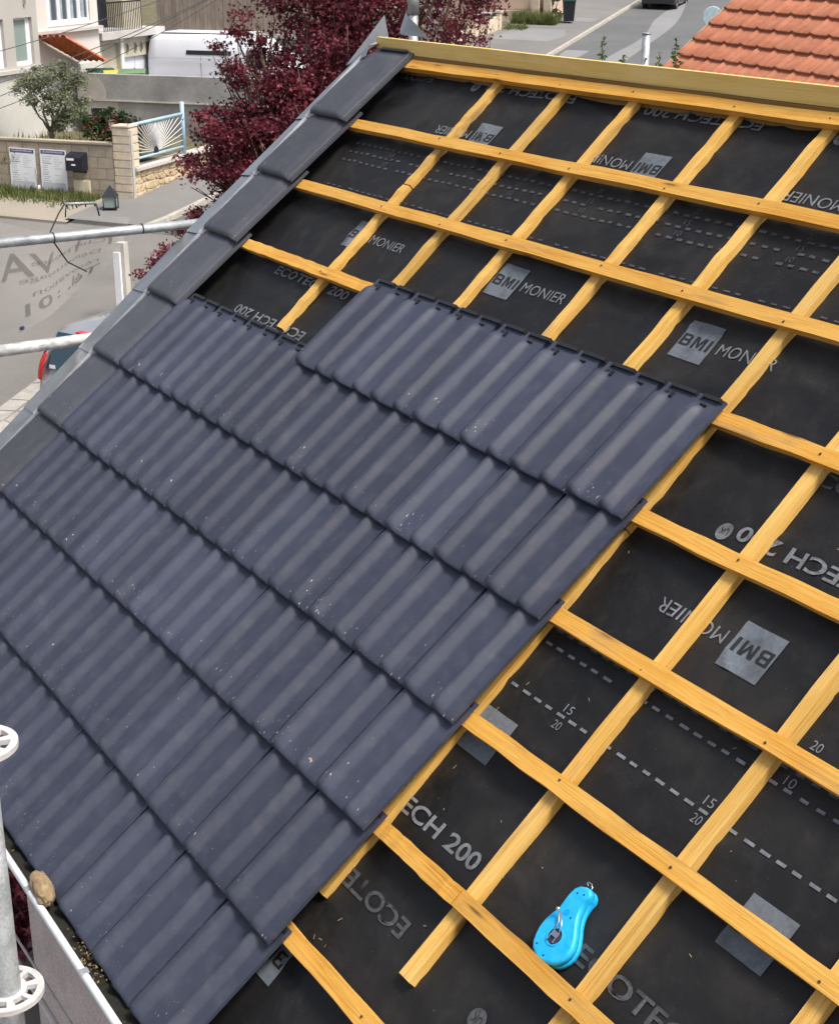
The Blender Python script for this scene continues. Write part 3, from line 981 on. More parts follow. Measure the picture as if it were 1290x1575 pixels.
# grommet, top bar with its ties, bungee cords
p = ban(0.70, 0.96, 0.004) - BO
m_ = MB(); m_.tube([p, p + Vector((0.012, -0.016, 0.006))], 0.011, 12); m_.build('grommet', M_dark, banner)
m_ = MB()
def bl(u, y, z): return tuple(hw(u, y, HZ + z) - BO)
m_.tube([bl(-4.9, 0.02, 0.272), bl(-4.9, 0.20, 0.262)], 0.008, 8)
m_.build('top_bar', M_galv, banner)
m_ = MB()
for k in range(7):
    y = 0.03 + k * 0.026
    m_.tube([bl(-4.905, y, 0.285), bl(-4.893, y + 0.006, 0.245 + 0.012 * (k % 2))], 0.004, 6)
m_.tube([bl(-4.9, 0.02, 0.27), bl(-4.86, -0.03, 0.23), bl(-4.72, -0.13, 0.165), bl(-4.03, -0.36, 0.262)], 0.004, 8)
m_.tube([bl(-4.9, 0.03, 0.27), bl(-4.9, 0.02, 0.20)], 0.004, 6)
m_.tube([bl(-4.9, 0.20, 0.262), bl(-4.9, 0.215, 0.19)], 0.005, 6)
m_.tube([bl(-4.03, -0.36, 0.262), bl(-4.4, -0.16, 0.06), bl(-4.86, 0.10, -0.10)], 0.004, 8)
m_.build('bungee_cord', M_tie, banner)

# ================================================================== the street and everything beyond
A1, A2 = R(-19.58), R(70.42)             # the two street directions
E1 = Vector((math.cos(A1), math.sin(A1), 0))
E2 = Vector((math.cos(A2), math.sin(A2), 0))
PW = Vector((-7.46, 40.1, 0))            # foot of the corner pillar
def gz(y):
    """height of the ground, rising away from the house"""
    def ss(a, b, t):
        t = max(0, min(1, (t - a) / (b - a)))
        return t * t * (3 - 2 * t)
    if y < 16: return 0.0
    if y < 28: return 0.36 * ((y - 16) / 12) ** 1.6 + 0.12 * ss(16, 28, y)
    if y < 130: return 0.48 + (y - 28) * 0.072
    return 0.48 + 102 * 0.072 + (y - 130) * 0.02
def ab(a, b, z=0.0):
    """street grid (along E1, along E2) -> world on the ground"""
    p = PW + E1 * a + E2 * b
    return Vector((p.x, p.y, gz(p.y) + z))
def asphalt(name, lo, hi, big=0.35, bump=0.4):
    s = NT(name)
    v = s.coord('Object', rand=False)
    n1 = s.noise(v, 0.35, 5, 0.6, 0.4)
    n2 = s.noise(v, 60, 2, 0.6)
    c = s.ramp(n1, [(0.3, lo), (0.7, hi)])
    c = s.mix(1.0, c, s.ramp(n2, [(0.3, 0.78), (0.7, 1.08)]), 'MULTIPLY')
    n3 = s.noise(v, 2.2, 4, 0.6)
    c = s.mix(s.ramp(n3, [(0.62, 0.0), (0.75, big)]), c, tuple(x * 0.6 for x in lo))
    s.set(color=c, rough=0.88, spec=0.3)
    s.bump(n2, bump, 0.01)
    return s.m
M_asph = asphalt('road_asphalt', (0.115, 0.118, 0.122), (0.150, 0.152, 0.155))
M_cross = asphalt('side_street_asphalt', (0.165, 0.155, 0.145), (0.215, 0.203, 0.19))
M_pave = asphalt('pavement_asphalt', (0.175, 0.17, 0.165), (0.225, 0.217, 0.21))
M_path = asphalt('sandy_pavement', (0.27, 0.235, 0.19), (0.36, 0.32, 0.265))
M_lightpatch = asphalt('pale_repair_patch', (0.215, 0.215, 0.22), (0.26, 0.26, 0.265), 0.15)
M_kerb = plain('kerb_stone', (0.40, 0.37, 0.32), 0.9, 0, 0.2, 5, 0.4)
M_soil = plain('garden_soil', (0.12, 0.105, 0.06), 0.95, 0, 0.4, 3, 0.5)

# one ground sheet to the horizon
mb = MB(); mb.smooth = True
ysamp = [-120, -40, 0, 10, 16, 18, 20, 22, 24, 26, 28, 34, 40, 50, 60, 75, 90, 110, 130, 200, 400, 900, 1800]
xsamp = [-1200, -300, -80, -40, -20, -10, 0, 10, 20, 40, 80, 300, 1200]
vs = [(x, y, gz(y) - 0.05) for y in ysamp for x in xsamp]
nx = len(xsamp)
mb.add(vs, [(j * nx + i, j * nx + i + 1, (j + 1) * nx + i + 1, (j + 1) * nx + i) for j in range(len(ysamp) - 1) for i in range(nx - 1)])
struct(mb.build('ground', M_soil))
def sheet_ab(name, edge_lo, edge_hi, b0, b1, z, mat, n=60):
    """strip between a = edge_lo(b) and a = edge_hi(b)"""
    m_ = MB(); m_.smooth = True
    m_.grid(4, n, lambda s_, t: ab(edge_lo(b0 + t * (b1 - b0)) * (1 - s_) + edge_hi(b0 + t * (b1 - b0)) * s_, b0 + t * (b1 - b0), z))
    return struct(m_.build(name, mat))
def kerb_a(b):
    t = max(0.0, min(1.0, (b - 4) / 22.0))
    t = t * t * (3 - 2 * t)
    base = 1.85 + 1.85 * t
    if b > 29: base -= 0.026 * (b - 29)
    if b < -0.5: base += 0.10 * (b + 0.5) ** 2 * -1 * 0.35
    return base
sheet_ab('side_street', lambda b: -60, lambda b: 40, -60, -0.6, -0.004, M_cross)
sheet_ab('road', lambda b: kerb_a(b) - 0.1, lambda b: 10.5, -2.6, 150, 0.004, M_asph, 90)
sheet_ab('right_pavement', lambda b: 10.5, lambda b: 14, -2.6, 150, 0.10, M_pave)
# long pale streak of newer surfacing along the road
def streak_a(b): return 5.4 + 1.3 * math.sin((b - 8) * 0.07) - 0.02 * (b - 20)
sheet_ab('road_repair_strip', lambda b: streak_a(b) - 0.42 - 0.15 * math.sin(b * 0.5), lambda b: streak_a(b) + 0.42 + 0.12 * math.sin(b * 0.33 + 1), 14, 62, 0.009, M_lightpatch)
sheet_ab('road_repair_strip', lambda b: 3.95 + 0.1 * math.sin(b), lambda b: 4.7 + 0.14 * math.sin(b * 0.7), 12, 30, 0.009, M_lightpatch)
# pavement on the wall side with its kerb, one kerb stone after the other
sheet_ab('pavement', lambda b: -0.6, lambda b: kerb_a(b) - 0.16, -2.4, 150, 0.11, M_pave, 90)
sheet_ab('pavement_patch', lambda b: 0.1, lambda b: 2.6 + 0.3 * math.sin(b), 31.3, 35.2, 0.116, M_lightpatch, 8)
sheet_ab('pavement_patch', lambda b: 1.9, lambda b: 3.0, 38.2, 39.6, 0.116, M_lightpatch, 4)
kerb = struct(empty('kerb', ab(kerb_a(0), 0)))
KO = ab(kerb_a(0), 0)
b = -2.4
while b < 62:
    ln = 1.0
    m_ = MB()
    p = [ab(kerb_a(bb) - off, bb, z) - KO for bb in (b + 0.008, b + ln - 0.008) for off, z in ((0.155, -0.02), (0.0, -0.02), (0.012, 0.118), (0.155, 0.122))]
    m_.add(p, [(0, 1, 2, 3), (7, 6, 5, 4), (0, 4, 5, 1), (1, 5, 6, 2), (2, 6, 7, 3), (3, 7, 4, 0)])
    m_.build('kerb_stone', M_kerb, kerb)
    b += ln
# sandy path in front of the wall with the notices
sheet_ab('footpath', lambda b: -40, lambda b: -0.45 - 0.12 * (b + 2.6), -2.55, -0.05, 0.06, M_path, 8)
m_ = MB(); m_.grid(40, 1, lambda a, b: ab(-40 + a * 39.55, -2.55, 0.06 - 0.12 * b)); struct(m_.build('footpath_edge', M_path))
# irregular flagstones on the near side of the street
M_flag = plain('pale_flagstone', (0.40, 0.375, 0.34), 0.9, 0, 0.2, 3, 0.5, fine=0.25)
flags = struct(empty('flagstone_paving', (-6.6, 24.5, gz(24.5))))
FO = Vector((-6.6, 24.5, gz(24.5)))
rr = random.Random(11)
dx = Vector((0.20, 0.98, 0)).normalized()
dy = Vector((0.98, -0.20, 0))
base = Vector((-7.32, 24.4, 0))
mb = MB(); mb.grid(4, 14, lambda a, b: Vector((base + dy * (-0.02 + a * 3.0) + dx * (-3.4 + b * 9.5))) * 1.0 + Vector((0, 0, gz((base + dy * a * 3 + dx * (-3.4 + b * 9.5)).y) + 0.03)) - FO)
mb.build('mortar_bed', M_path, flags)
gx = {}
for i in range(0, 9):
    for j in range(0, 16):
        gx[i, j] = (0.02 + i * 0.36 + (rr.uniform(-.11, .11) if i else 0), -3.2 + j * 0.52 + rr.uniform(-.15, .15))
for i in range(8):
    for j in range(15):
        q = [gx[i, j], gx[i + 1, j], gx[i + 1, j + 1], gx[i, j + 1]]
        cx_, cy_ = sum(t[0] for t in q) / 4, sum(t[1] for t in q) / 4
        q = [(cx_ + (x - cx_) * 0.93, cy_ + (y - cy_) * 0.94) for x, y in q]
        h = rr.uniform(0.045, 0.062)
        m_ = MB()
        m_.prism(q, 0.0, h, lambda x, y, z: Vector(base + dy * x + dx * y) + Vector((0, 0, gz((base + dy * x + dx * y).y) + z)) - FO)
        m_.build('flagstone', M_flag, flags)

mb = MB(); mb.grid(6, 6, lambda a, b: hw(-5.0 + 11 * a, -9.0 + 8.04 * b, 0.0) + Vector((0, 0, 0.004)))  # pale ground sheet added to bounce light up onto the front wall
struct(mb.build('bounce_yard', plain('bounce_yard_concrete', (0.46, 0.43, 0.40), 0.9, 0, 0.15, 1.0, 0.3)))

class Fr:
    """a thing standing in a turned frame: x along its front, y into it, z given as world height"""
    def __init__(s, name, p, ang, zb):
        s.zb = zb
        s.o = empty(name, (p[0], p[1], zb), ang)
    def box(s, name, mat, x0, x1, y0, y1, z0, z1, parent=None, bev=0.0):
        m_ = MB()
        m_.box(x0, x1, y0, y1, z0 - s.zb, z1 - s.zb)
        me = m_.mesh(name)
        if bev: bevelled(me, bev, 2)
        return link(name, me, mat, parent or s.o)
    def mb(s): return MB()

M_block = plain('grey_block_wall', (0.42, 0.355, 0.28), 0.95, 0, 0.2, 2.2, 0.5, 0.2, fine=0.2)
M_cream = plain('cream_stone', (0.64, 0.54, 0.41), 0.92, 0, 0.15, 5, 0.4)
M_conc = plain('weathered_concrete', (0.36, 0.355, 0.35), 0.95, 0, 0.28, 0.9, 0.4, 0.2, fine=0.15)
M_concl = plain('pale_concrete', (0.50, 0.47, 0.43), 0.95, 0, 0.15, 1.5, 0.3)
M_greyfac = plain('grey_facade_render', (0.44, 0.415, 0.385), 0.95, 0, 0.07, 0.8, 0.4)
M_whitefac = plain('white_facade_render', (0.64, 0.60, 0.56), 0.95, 0, 0.07, 0.8, 0.4)
M_palefac = plain('pale_base_render', (0.56, 0.55, 0.51), 0.95, 0, 0.08, 0.8, 0.4)
M_pvc = plain('white_window_frame', (0.78, 0.79, 0.82), 0.4, 0, 0.05, 3)
M_paint = plain('white_sheet_paint', (0.72, 0.74, 0.80), 0.35, 0, 0.04, 2)
M_sill = plain('sill_concrete', (0.50, 0.48, 0.46), 0.9, 0, 0.1, 3)
s = NT('window_glass')
s.set(color=(0.06, 0.09, 0.11), rough=0.08, spec=0.8)
M_glass = s.m
M_blind = plain('green_grey_blind', (0.24, 0.30, 0.275), 0.4, 0, 0.06, 3)
M_curtain = plain('pale_curtain', (0.30, 0.36, 0.40), 0.5, 0, 0.3, 4)
M_dkmetal = plain('dark_iron', (0.025, 0.02, 0.022), 0.5, 0.3)
M_brown = plain('brown_door', (0.045, 0.016, 0.016), 0.6, 0, 0.2, 4)
M_beige = plain('beige_panel', (0.50, 0.46, 0.36), 0.8, 0, 0.1, 2)
M_planks = plain('weathered_planks', (0.33, 0.27, 0.22), 0.9, 0, 0.25, 1.5, 0.3)
M_orange = plain('orange_clay_tile', (0.50, 0.14, 0.06), 0.85, 0, 0.2, 6, 0.3)
M_rail = plain('pale_blue_paint', (0.34, 0.50, 0.60), 0.5, 0, 0.1, 5)
M_rod = plain('white_rod_paint', (0.68, 0.69, 0.68), 0.5, 0, 0.08, 5)
M_black = plain('black_painted_metal', (0.018, 0.02, 0.03), 0.45, 0.2, 0.2, 6)

# --- wall with the notices: courses of grey blocks
Wb = 1.30
W = Fr('boundary_wall', (PW.x, PW.y), A1, Wb)
tag(W.o, 'low grey block wall carrying two notices and a black mailbox', 'wall')
W.box('wall_core', M_block, -9.0, -0.52, 0.02, 0.24, 1.0, 2.79)
rr = random.Random(5)
zc = 1.05
row = 0
while zc < 2.75:
    h = 0.285
    x = -9.0 + (0.25 if row % 2 else 0)
    while x < -0.55:
        x1 = min(x + 0.5, -0.525)
        W.box('wall_block', M_block, x + 0.006, x1 - 0.006, rr.uniform(-0.004, 0.004), 0.03, zc + 0.006, min(zc + h, 2.785) - 0.006)
        x = x1
    zc += h; row += 1
W.box('coping', M_block, -9.0, -0.53, -0.035, 0.27, 2.792, 2.852, bev=0.012)
# corner pillar of stacked blocks
P = Fr('gate_pillar', (PW.x, PW.y), A1, 1.2)
tag(P.o, 'tall cream pillar of stacked stone blocks at the wall corner', 'pillar')
zc = 1.2
k = 0
while zc < 3.10:
    h = 0.205
    P.box('pillar_block', M_cream, -0.515 + rr.uniform(-.006, .006), -0.005 + rr.uniform(-.006, .006), -0.012 + rr.uniform(-.006, .006), 0.44, zc + 0.007, zc + h - 0.005, bev=0.012)
    zc += h; k += 1
P.box('cap', M_cream, -0.53, 0.01, -0.03, 0.46, zc + 0.003, zc + 0.06, bev=0.02)
P.box('mortar_core', M_block, -0.49, -0.03, 0.01, 0.42, 1.0, zc)
# --- stone wall along the street with individual stones
SWz = 1.3
S = Fr('rubble_wall', (PW.x + 0.02, PW.y + 0.03), A2, SWz)
tag(S.o, 'low wall of pale irregular rubble stones with a concrete coping', 'wall')
S.box('wall_core', M_concl, 0.0, 9.0, 0.045, 0.32, 1.0, 2.12)
M_rub = plain('tan_rubble_stone', (0.60, 0.46, 0.29), 0.95, 0, 0.3, 6, 0.8, 0.2, fine=0.3)
rr = random.Random(21)
gp = {}
NXs, NZs = 18, 5
for i in range(NXs + 1):
    for j in range(NZs + 1):
        gp[i, j] = (i * 0.33 + rr.uniform(-.11, .11) + (0.16 if j % 2 else 0), 1.22 + j * 0.178 + rr.uniform(-.055, .055))
for i in range(NXs):
    for j in range(NZs):
        q = [gp[i, j], gp[i + 1, j], gp[i + 1, j + 1], gp[i, j + 1]]
        cx_, cz_ = sum(t[0] for t in q) / 4, sum(t[1] for t in q) / 4
        poly = smooth_loop([(cx_ + (x - cx_) * 0.96, cz_ + (z - cz_) * 0.96) for x, z in q], 2)
        t = rr.uniform(0.03, 0.055)
        m_ = MB()
        n_ = len(poly)
        v_ = [(x, 0.05, z - SWz) for x, z in poly] + [(x, 0.05 - t * 0.7, z - SWz) for x, z in poly] + [(cx_ + (x - cx_) * 0.75, 0.05 - t, cz_ + (z - cz_) * 0.75 - SWz) for x, z in poly]
        m_.add(v_, [(a, (a + 1) % n_, n_ + (a + 1) % n_, n_ + a) for a in range(n_)] + [(n_ + a, n_ + (a + 1) % n_, 2 * n_ + (a + 1) % n_, 2 * n_ + a) for a in range(n_)] + [tuple(range(2 * n_, 3 * n_))])
        m_.build('stone', M_rub, S.o)
S.box('coping', M_concl, 0.08, 3.2, -0.08, 0.36, 2.125, 2.225, bev=0.015)
S.box('coping', M_concl, 3.22, 9.0, -0.08, 0.36, 2.125, 2.225, bev=0.015)
S.box('end_strip', M_concl, -0.035, 0.075, -0.02, 0.30, 1.1, 3.2)
# --- sunburst railing on it
F = Fr('sunburst_railing', (PW.x + 0.02, PW.y + 0.03), A2, 2.225)
tag(F.o, 'pale blue railing with white rods fanning out like a sunburst', 'railing')
def bar(name, mat, fr, x0, z0, x1, z1, r_, y=0.1, n=8):
    m_ = MB(); m_.tube([(x0, y, z0 - fr.zb), (x1, y, z1 - fr.zb)], r_, n); return m_.build(name, mat, fr.o)
bar('top_rail', M_rail, F, 0.06, 3.30, 3.06, 3.30, 0.045)
bar('bottom_rail', M_rail, F, 0.08, 2.42, 3.0, 2.42, 0.035)
bar('post', M_rail, F, 3.03, 2.23, 3.03, 3.62, 0.06)
bar('post', M_rail, F, 0.06, 2.23, 0.06, 3.30, 0.03)
hx, hz = 1.45, 2.50
for k in range(29):
    a = math.pi * (0.02 + 0.96 * k / 28)
    dx_, dz_ = math.cos(a), math.sin(a)
    tmax = min((3.28 - hz) / max(dz_, 1e-3), (1.55 if dx_ > 0 else 1.38) / max(abs(dx_), 1e-3))
    bar('rod', M_rod, F, hx + dx_ * 0.1, hz + dz_ * 0.1, hx + dx_ * tmax, hz + dz_ * tmax, 0.011, 0.1, 6)
m_ = MB(); m_.lathe([(0.12, -0.02), (0.12, 0.02), (0.001, 0.02)], 16, lambda a, b, c: (hx + a, 0.1 + c * -1, hz + b - F.zb)); m_.build('hub', M_black, F.o)
# --- planning notices
M_board = plain('white_board', (0.88, 0.89, 0.91), 0.5, 0, 0.03, 4)
M_bluep = plain('blue_print', (0.075, 0.08, 0.24), 0.5, 0, 0.1, 4)
M_greyp = plain('grey_fine_print', (0.42, 0.43, 0.47), 0.6, 0, 0.1, 4)
M_greybox = plain('pale_grey_field', (0.60, 0.61, 0.65), 0.6, 0, 0.05, 4)
for idx, (xa, xb, tilt, lab) in enumerate(((-3.69, -2.90, 1.2, 'white planning notice with blue header, left of the pair on the block wall'),
                                           (-2.74, -1.95, 1.0, 'white planning notice with blue header, nearer the black mailbox'))):
    N = Fr('planning_notice', (PW + E1 * xa).to_tuple()[:2], A1, 1.46)
    tag(N.o, lab, 'notice board', 'planning notices on the block wall')
    N.o.rotation_euler = (R(0), R(tilt), A1)
    wd = xb - xa
    pn = N.box('panel', M_board, 0, wd, -0.025, -0.008, 1.46, 2.62)
    N.box('header', M_bluep, 0.03, wd - 0.03, -0.0275, -0.0252, 2.50, 2.595, pn)
    N.box('footer', M_bluep, 0.03, wd - 0.03, -0.0275, -0.0252, 1.485, 1.545, pn)
    me = fit_text('DECLARATION PREALABLE', wd - 0.16, 0.038, 0.01)
    for vx in me.vertices: vx.co = Vector((0.08 + vx.co.x, -0.0292, 2.535 - 1.46 + vx.co.y))
    link('lettering', me, M_board, pn)
    rl = random.Random(40)
    z = 2.44
    while z > 1.80:
        N.box('print_line', M_bluep if rl.random() < 0.45 else M_greyp, 0.07, 0.07 + rl.uniform(0.12, 0.34), -0.0275, -0.0252, z - 0.012, z, pn)
        if rl.random() < 0.7: N.box('print_line', M_greyp, 0.42, 0.42 + rl.uniform(0.1, 0.28), -0.0275, -0.0252, z - 0.02, z - 0.012, pn)
        z -= 0.058
    N.box('grey_field', M_greybox, 0.05, wd - 0.05, -0.0275, -0.0252, 1.575, 1.76, pn)
# --- mailbox
X = Fr('mailbox', (PW + E1 * -1.55).to_tuple()[:2], A1, 2.13)
tag(X.o, 'black metal mailbox fixed on the block wall', 'mailbox')
m_ = MB(); m_.prism([(-0.30, 0.0), (-0.001, 0.0), (-0.001, 0.46), (-0.25, 0.40), (-0.30, 0.34)], -0.24, 0.25, lambda x, y, z: (z, x, y)); mbx = m_.build('body', M_black, X.o)
X.box('name_plate', M_board, -0.20, 0.02, -0.305, -0.301, 2.40, 2.46)
X.box('name_plate', M_board, -0.06, 0.06, -0.305, -0.301, 2.27, 2.31)
X.box('bracket', M_black, -0.2, 0.2, -0.02, -0.002, 2.05, 2.13)
# --- electric cabinet door in the wall
X = Fr('meter_cabinet', (PW + E1 * -1.75).to_tuple()[:2], A1, 1.28)
tag(X.o, 'cream meter cabinet standing against the wall below the mailbox', 'cabinet')
X.box('body', M_cream, 0.0, 0.50, -0.06, -0.008, 1.28, 1.86, bev=0.01)
X.box('upper_door', plain('cream_paint', (0.70, 0.62, 0.45), 0.6, 0, 0.06, 4), 0.025, 0.475, -0.072, -0.061, 1.56, 1.845)
X.box('lower_door', bpy.data.materials['cream_paint'], 0.025, 0.475, -0.072, -0.061, 1.295, 1.55)
X = Fr('wall_conduit', (PW + E1 * -2.82).to_tuple()[:2], A1, 1.33)
tag(X.o, 'thin grey conduit rising from a white stub between the two notices', 'conduit')
m_ = MB(); m_.tube([(0, -0.04, 0), (0.0, -0.04, 0.33)], 0.035, 8); m_.build('stub', M_board, X.o)
m_ = MB(); m_.tube([(0, -0.035, 0.33), (-0.03, -0.035, 0.55), (-0.06, -0.035, 0.80)], 0.010, 6); m_.build('pipe', M_galv, X.o)
# --- lantern in front of the pillar
Ln = empty('lantern', (-7.84, 38.95, gz(38.95) + 0.06))
Ln.scale = (0.88, 0.88, 0.92)
tag(Ln, 'dark metal lantern with a pointed roof on thin legs before the pillar', 'lantern')
m_ = MB(); m_.add([(-0.21, -0.21, 0.42), (0.21, -0.21, 0.42), (0.21, 0.21, 0.42), (-0.21, 0.21, 0.42), (0, 0, 0.72)], [(3, 2, 1, 0), (0, 1, 4), (1, 2, 4), (2, 3, 4), (3, 0, 4)]); m_.build('roof', M_black, Ln)
m_ = MB(); m_.box(-0.16, 0.16, -0.16, 0.16, 0.12, 0.419); m_.build('glass_body', M_blind, Ln)
for sx in (-1, 1):
    for sy in (-1, 1):
        m_ = MB(); m_.tube([(sx * 0.18, sy * 0.18, 0.0), (sx * 0.18, sy * 0.18, 0.42)], 0.018, 6); m_.build('leg', M_black, Ln)
m_ = MB(); m_.box(-0.19, 0.19, -0.19, 0.19, 0.085, 0.119); m_.build('base_plate', M_black, Ln)

# --- grey house on the left
GH = Fr('grey_house', (-11.0, 46.0), A2, 1.6)
tag(GH.o, 'grey rendered house with tall white framed windows at the left edge', 'house')
def facade(fr, x0, x1, z0, z1, holes, mat, t=0.25, y0=0.0):
    """wall with real openings: strips around the holes (x0,x1,z0,z1)"""
    xs_ = sorted({x0, x1} | {h[0] for h in holes} | {h[1] for h in holes})
    zs_ = sorted({z0, z1} | {h[2] for h in holes} | {h[3] for h in holes})
    m_ = MB()
    for a, b in zip(xs_[:-1], xs_[1:]):
        for c, d in zip(zs_[:-1], zs_[1:]):
            mx_, mz_ = (a + b) / 2, (c + d) / 2
            if any(h[0] < mx_ < h[1] and h[2] < mz_ < h[3] for h in holes): continue
            m_.add([(a, y0, c - fr.zb), (b, y0, c - fr.zb), (b, y0, d - fr.zb), (a, y0, d - fr.zb)], [(0, 1, 2, 3)])
    for h in holes:
        a, b, c, d = h
        c -= fr.zb; d -= fr.zb
        m_.add([(a, y0, c), (b, y0, c), (b, y0, d), (a, y0, d), (a, y0 + t, c), (b, y0 + t, c), (b, y0 + t, d), (a, y0 + t, d)], [(0, 4, 5, 1), (1, 5, 6, 2), (2, 6, 7, 3), (3, 7, 4, 0)])
    return m_.build('wall', mat, fr.o)
ghw = [(-1.20, -0.28, 4.40, 5.70), (-2.75, -1.70, 4.40, 5.70), (-4.4, -3.4, 4.40, 5.70)]
facade(GH, -6.0, 0.0, 1.2, 7.5, ghw, M_greyfac)
GH.box('side_wall', M_greyfac, -5.99, -0.001, 0.26, 7.0, 1.2, 7.5)
GH.box('base_course', M_palefac, -6.0, 0.012, -0.03, -0.002, 1.2, 4.20)
GH.box('string_course', M_sill, -6.0, 0.03, -0.14, -0.002, 4.225, 4.33)
for a, b, c, d in ghw:
    w = GH.box('window', M_pvc, a, a + 0.09, 0.10, 0.16, c, d)
    for q in ((b - 0.20, b, 0.10, 0.16, c, d), (a + 0.09, b - 0.20, 0.10, 0.16, c, c + 0.11), (a + 0.09, b - 0.20, 0.10, 0.16, d - 0.06, d)):
        GH.box('frame', M_pvc, *q, parent=w)
    GH.box('pane', M_blind, a + 0.09, b - 0.20, 0.125, 0.14, c + 0.11, d - 0.06, parent=w)
m_ = MB(); m_.tube([(-0.62, -0.03, 6.05 - 1.6), (-0.62, -0.03, 7.4 - 1.6)], 0.045, 8); m_.build('downpipe', M_pvc, GH.o)
# --- white house behind it
WH = Fr('white_house', (-10.35, 51.5), A2, 2.0)
tag(WH.o, 'white rendered house with a four-light window above an orange tiled porch', 'house')
facade(WH, -5.0, 0.0, 2.0, 8.0, [(-2.93, -0.45, 5.25, 6.75)], M_whitefac)
WH.box('side_wall', M_whitefac, -4.99, -0.001, 0.26, 5.0, 2.0, 8.0)
WH.box('base_course', M_palefac, -5.0, 0.012, -0.03, -0.002, 2.0, 4.05)
WH.box('sill_band', M_sill, -5.0, 0.04, -0.16, -0.002, 5.06, 5.15)
w = WH.box('window', M_pvc, -2.93, -2.78, 0.04, 0.12, 5.25, 6.75)
xs_ = [-2.78 + k * 2.33 / 4 for k in range(5)]
for k in range(4):
    a, b = xs_[k] + 0.012, xs_[k + 1] - 0.012
    for q in ((a, a + 0.07, 0.05, 0.11, 5.33, 6.7), (b - 0.07, b, 0.05, 0.11, 5.33, 6.7), (a + 0.07, b - 0.07, 0.05, 0.11, 5.33, 5.42), (a + 0.07, b - 0.07, 0.05, 0.11, 6.62, 6.7)):
        WH.box('frame', M_pvc, *q, parent=w)
    WH.box('pane', M_glass, a + 0.07, b - 0.07, 0.09, 0.10, 5.42, 6.62, parent=w)
    WH.box('curtain', M_curtain, a + 0.07 + 0.02 * k, a + 0.20 + 0.05 * k, 0.082, 0.088, 5.42, 6.62, parent=w)
WH.box('window_sill', M_pvc, -2.95, -0.43, -0.02, 0.13, 5.25, 5.325, parent=w)
WH.box('frame', M_pvc, -0.45 - 0.0, -0.44, 0.04, 0.12, 5.25, 6.75, parent=w)
# little orange tiled porch roof falling to the right, course by course
for j in range(8):
    for i in range(5):
        x = -3.7 + j * 0.29
        zc = 4.79 - (x + 3.08) * 0.373
        yy = -0.04 - i * 0.21
        m_ = MB()
        cs = []
        for t, rise in ((0.0, 0.0), (0.25, 0.05), (0.5, 0.065), (0.75, 0.05), (1.0, 0.0)):
            cs += [(x, yy - t * 0.205, zc + rise - WH.zb), (x + 0.33, yy - t * 0.205, zc - 0.105 + rise - WH.zb)]
        m_.add(cs + [(p_[0], p_[1], p_[2] - 0.03) for p_ in cs], [(2 * q + 2, 2 * q + 3, 2 * q + 1, 2 * q) for q in range(4)] + [(10 + 2 * q + 1, 10 + 2 * q + 3, 10 + 2 * q + 2, 10 + 2 * q) for q in range(4)] + [(2 * q + 1, 2 * q + 3, 10 + 2 * q + 3, 10 + 2 * q + 1) for q in range(4)] + [(8, 9, 19, 18)])
        m_.build('porch_tile', M_orange, WH.o)
# --- garage with balcony beyond the white house
GB = Fr('garage', (-10.2, 52.5), A2, 2.3)
tag(GB.o, 'cream garage with white double doors under a balcony slab', 'garage')
facade(GB, -0.68, 3.2, 2.2, 4.66, [(-0.55, 0.60, 2.3, 4.52), (0.83, 2.55, 2.3, 4.02), (0.98, 1.16, 4.14, 4.46), (1.52, 1.70, 4.14, 4.46), (1.92, 2.10, 4.14, 4.46)], M_beige, 0.2)
GB.box('roof_slab', M_sill, -0.9, 3.3, -0.25, 4.0, 4.665, 4.90)
GB.box('recessed_panel', M_beige, -0.55, 0.60, 0.16, 0.19, 2.3, 4.52)
d_ = GB.box('door', M_paint, 0.83, 1.68, 0.10, 0.15, 2.3, 4.02)
GB.box('handle', M_dkmetal, 1.60, 1.65, 0.07, 0.099, 3.55, 3.62, parent=d_)
GB.box('door', M_paint, 1.70, 2.55, 0.10, 0.15, 2.3, 4.02)
GB.box('column', M_pvc, 0.63, 0.80, -0.03, -0.002, 2.3, 4.66)
for x in (0.98, 1.52, 1.92):
    m_ = MB(); m_.lathe([(1.0, 0), (0.001, 0)], 18, lambda a, b, c: (x + 0.09 + a * 0.085, 0.06, 4.30 - GB.zb + b * 0.15)); m_.build('oval_opening', M_dkmetal, GB.o)
    m_ = MB(); m_.lathe([(0.99, -0.02), (1.10, -0.02), (1.10, 0.03)], 18, lambda a, b, c: (x + 0.09 + a * 0.085, -0.005 + c, 4.30 - GB.zb + b * 0.15)); m_.build('oval_surround', M_beige, GB.o)
GB.box('upper_wall', M_beige, 1.95, 3.2, 0.6, 0.9, 4.905, 7.5)
GB.box('brown_door', M_brown, -0.5, 0.35, 1.2, 1.3, 4.905, 6.9)
GB.box('upper_wall', M_orange, 0.4, 0.7, 1.25, 1.4, 4.905, 7.2)
GB.box('dark_doorway', M_black, 1.1, 1.93, 1.2, 1.3, 4.905, 7.0)
rl = GB.box('balcony_rail', M_dkmetal, -0.6, 1.9, -0.16, -0.12, 5.78, 5.83)
for k in range(22):
    GB.box('baluster', M_dkmetal, -0.58 + k * 0.117, -0.555 + k * 0.117, -0.15, -0.13, 4.905, 5.78, parent=rl)
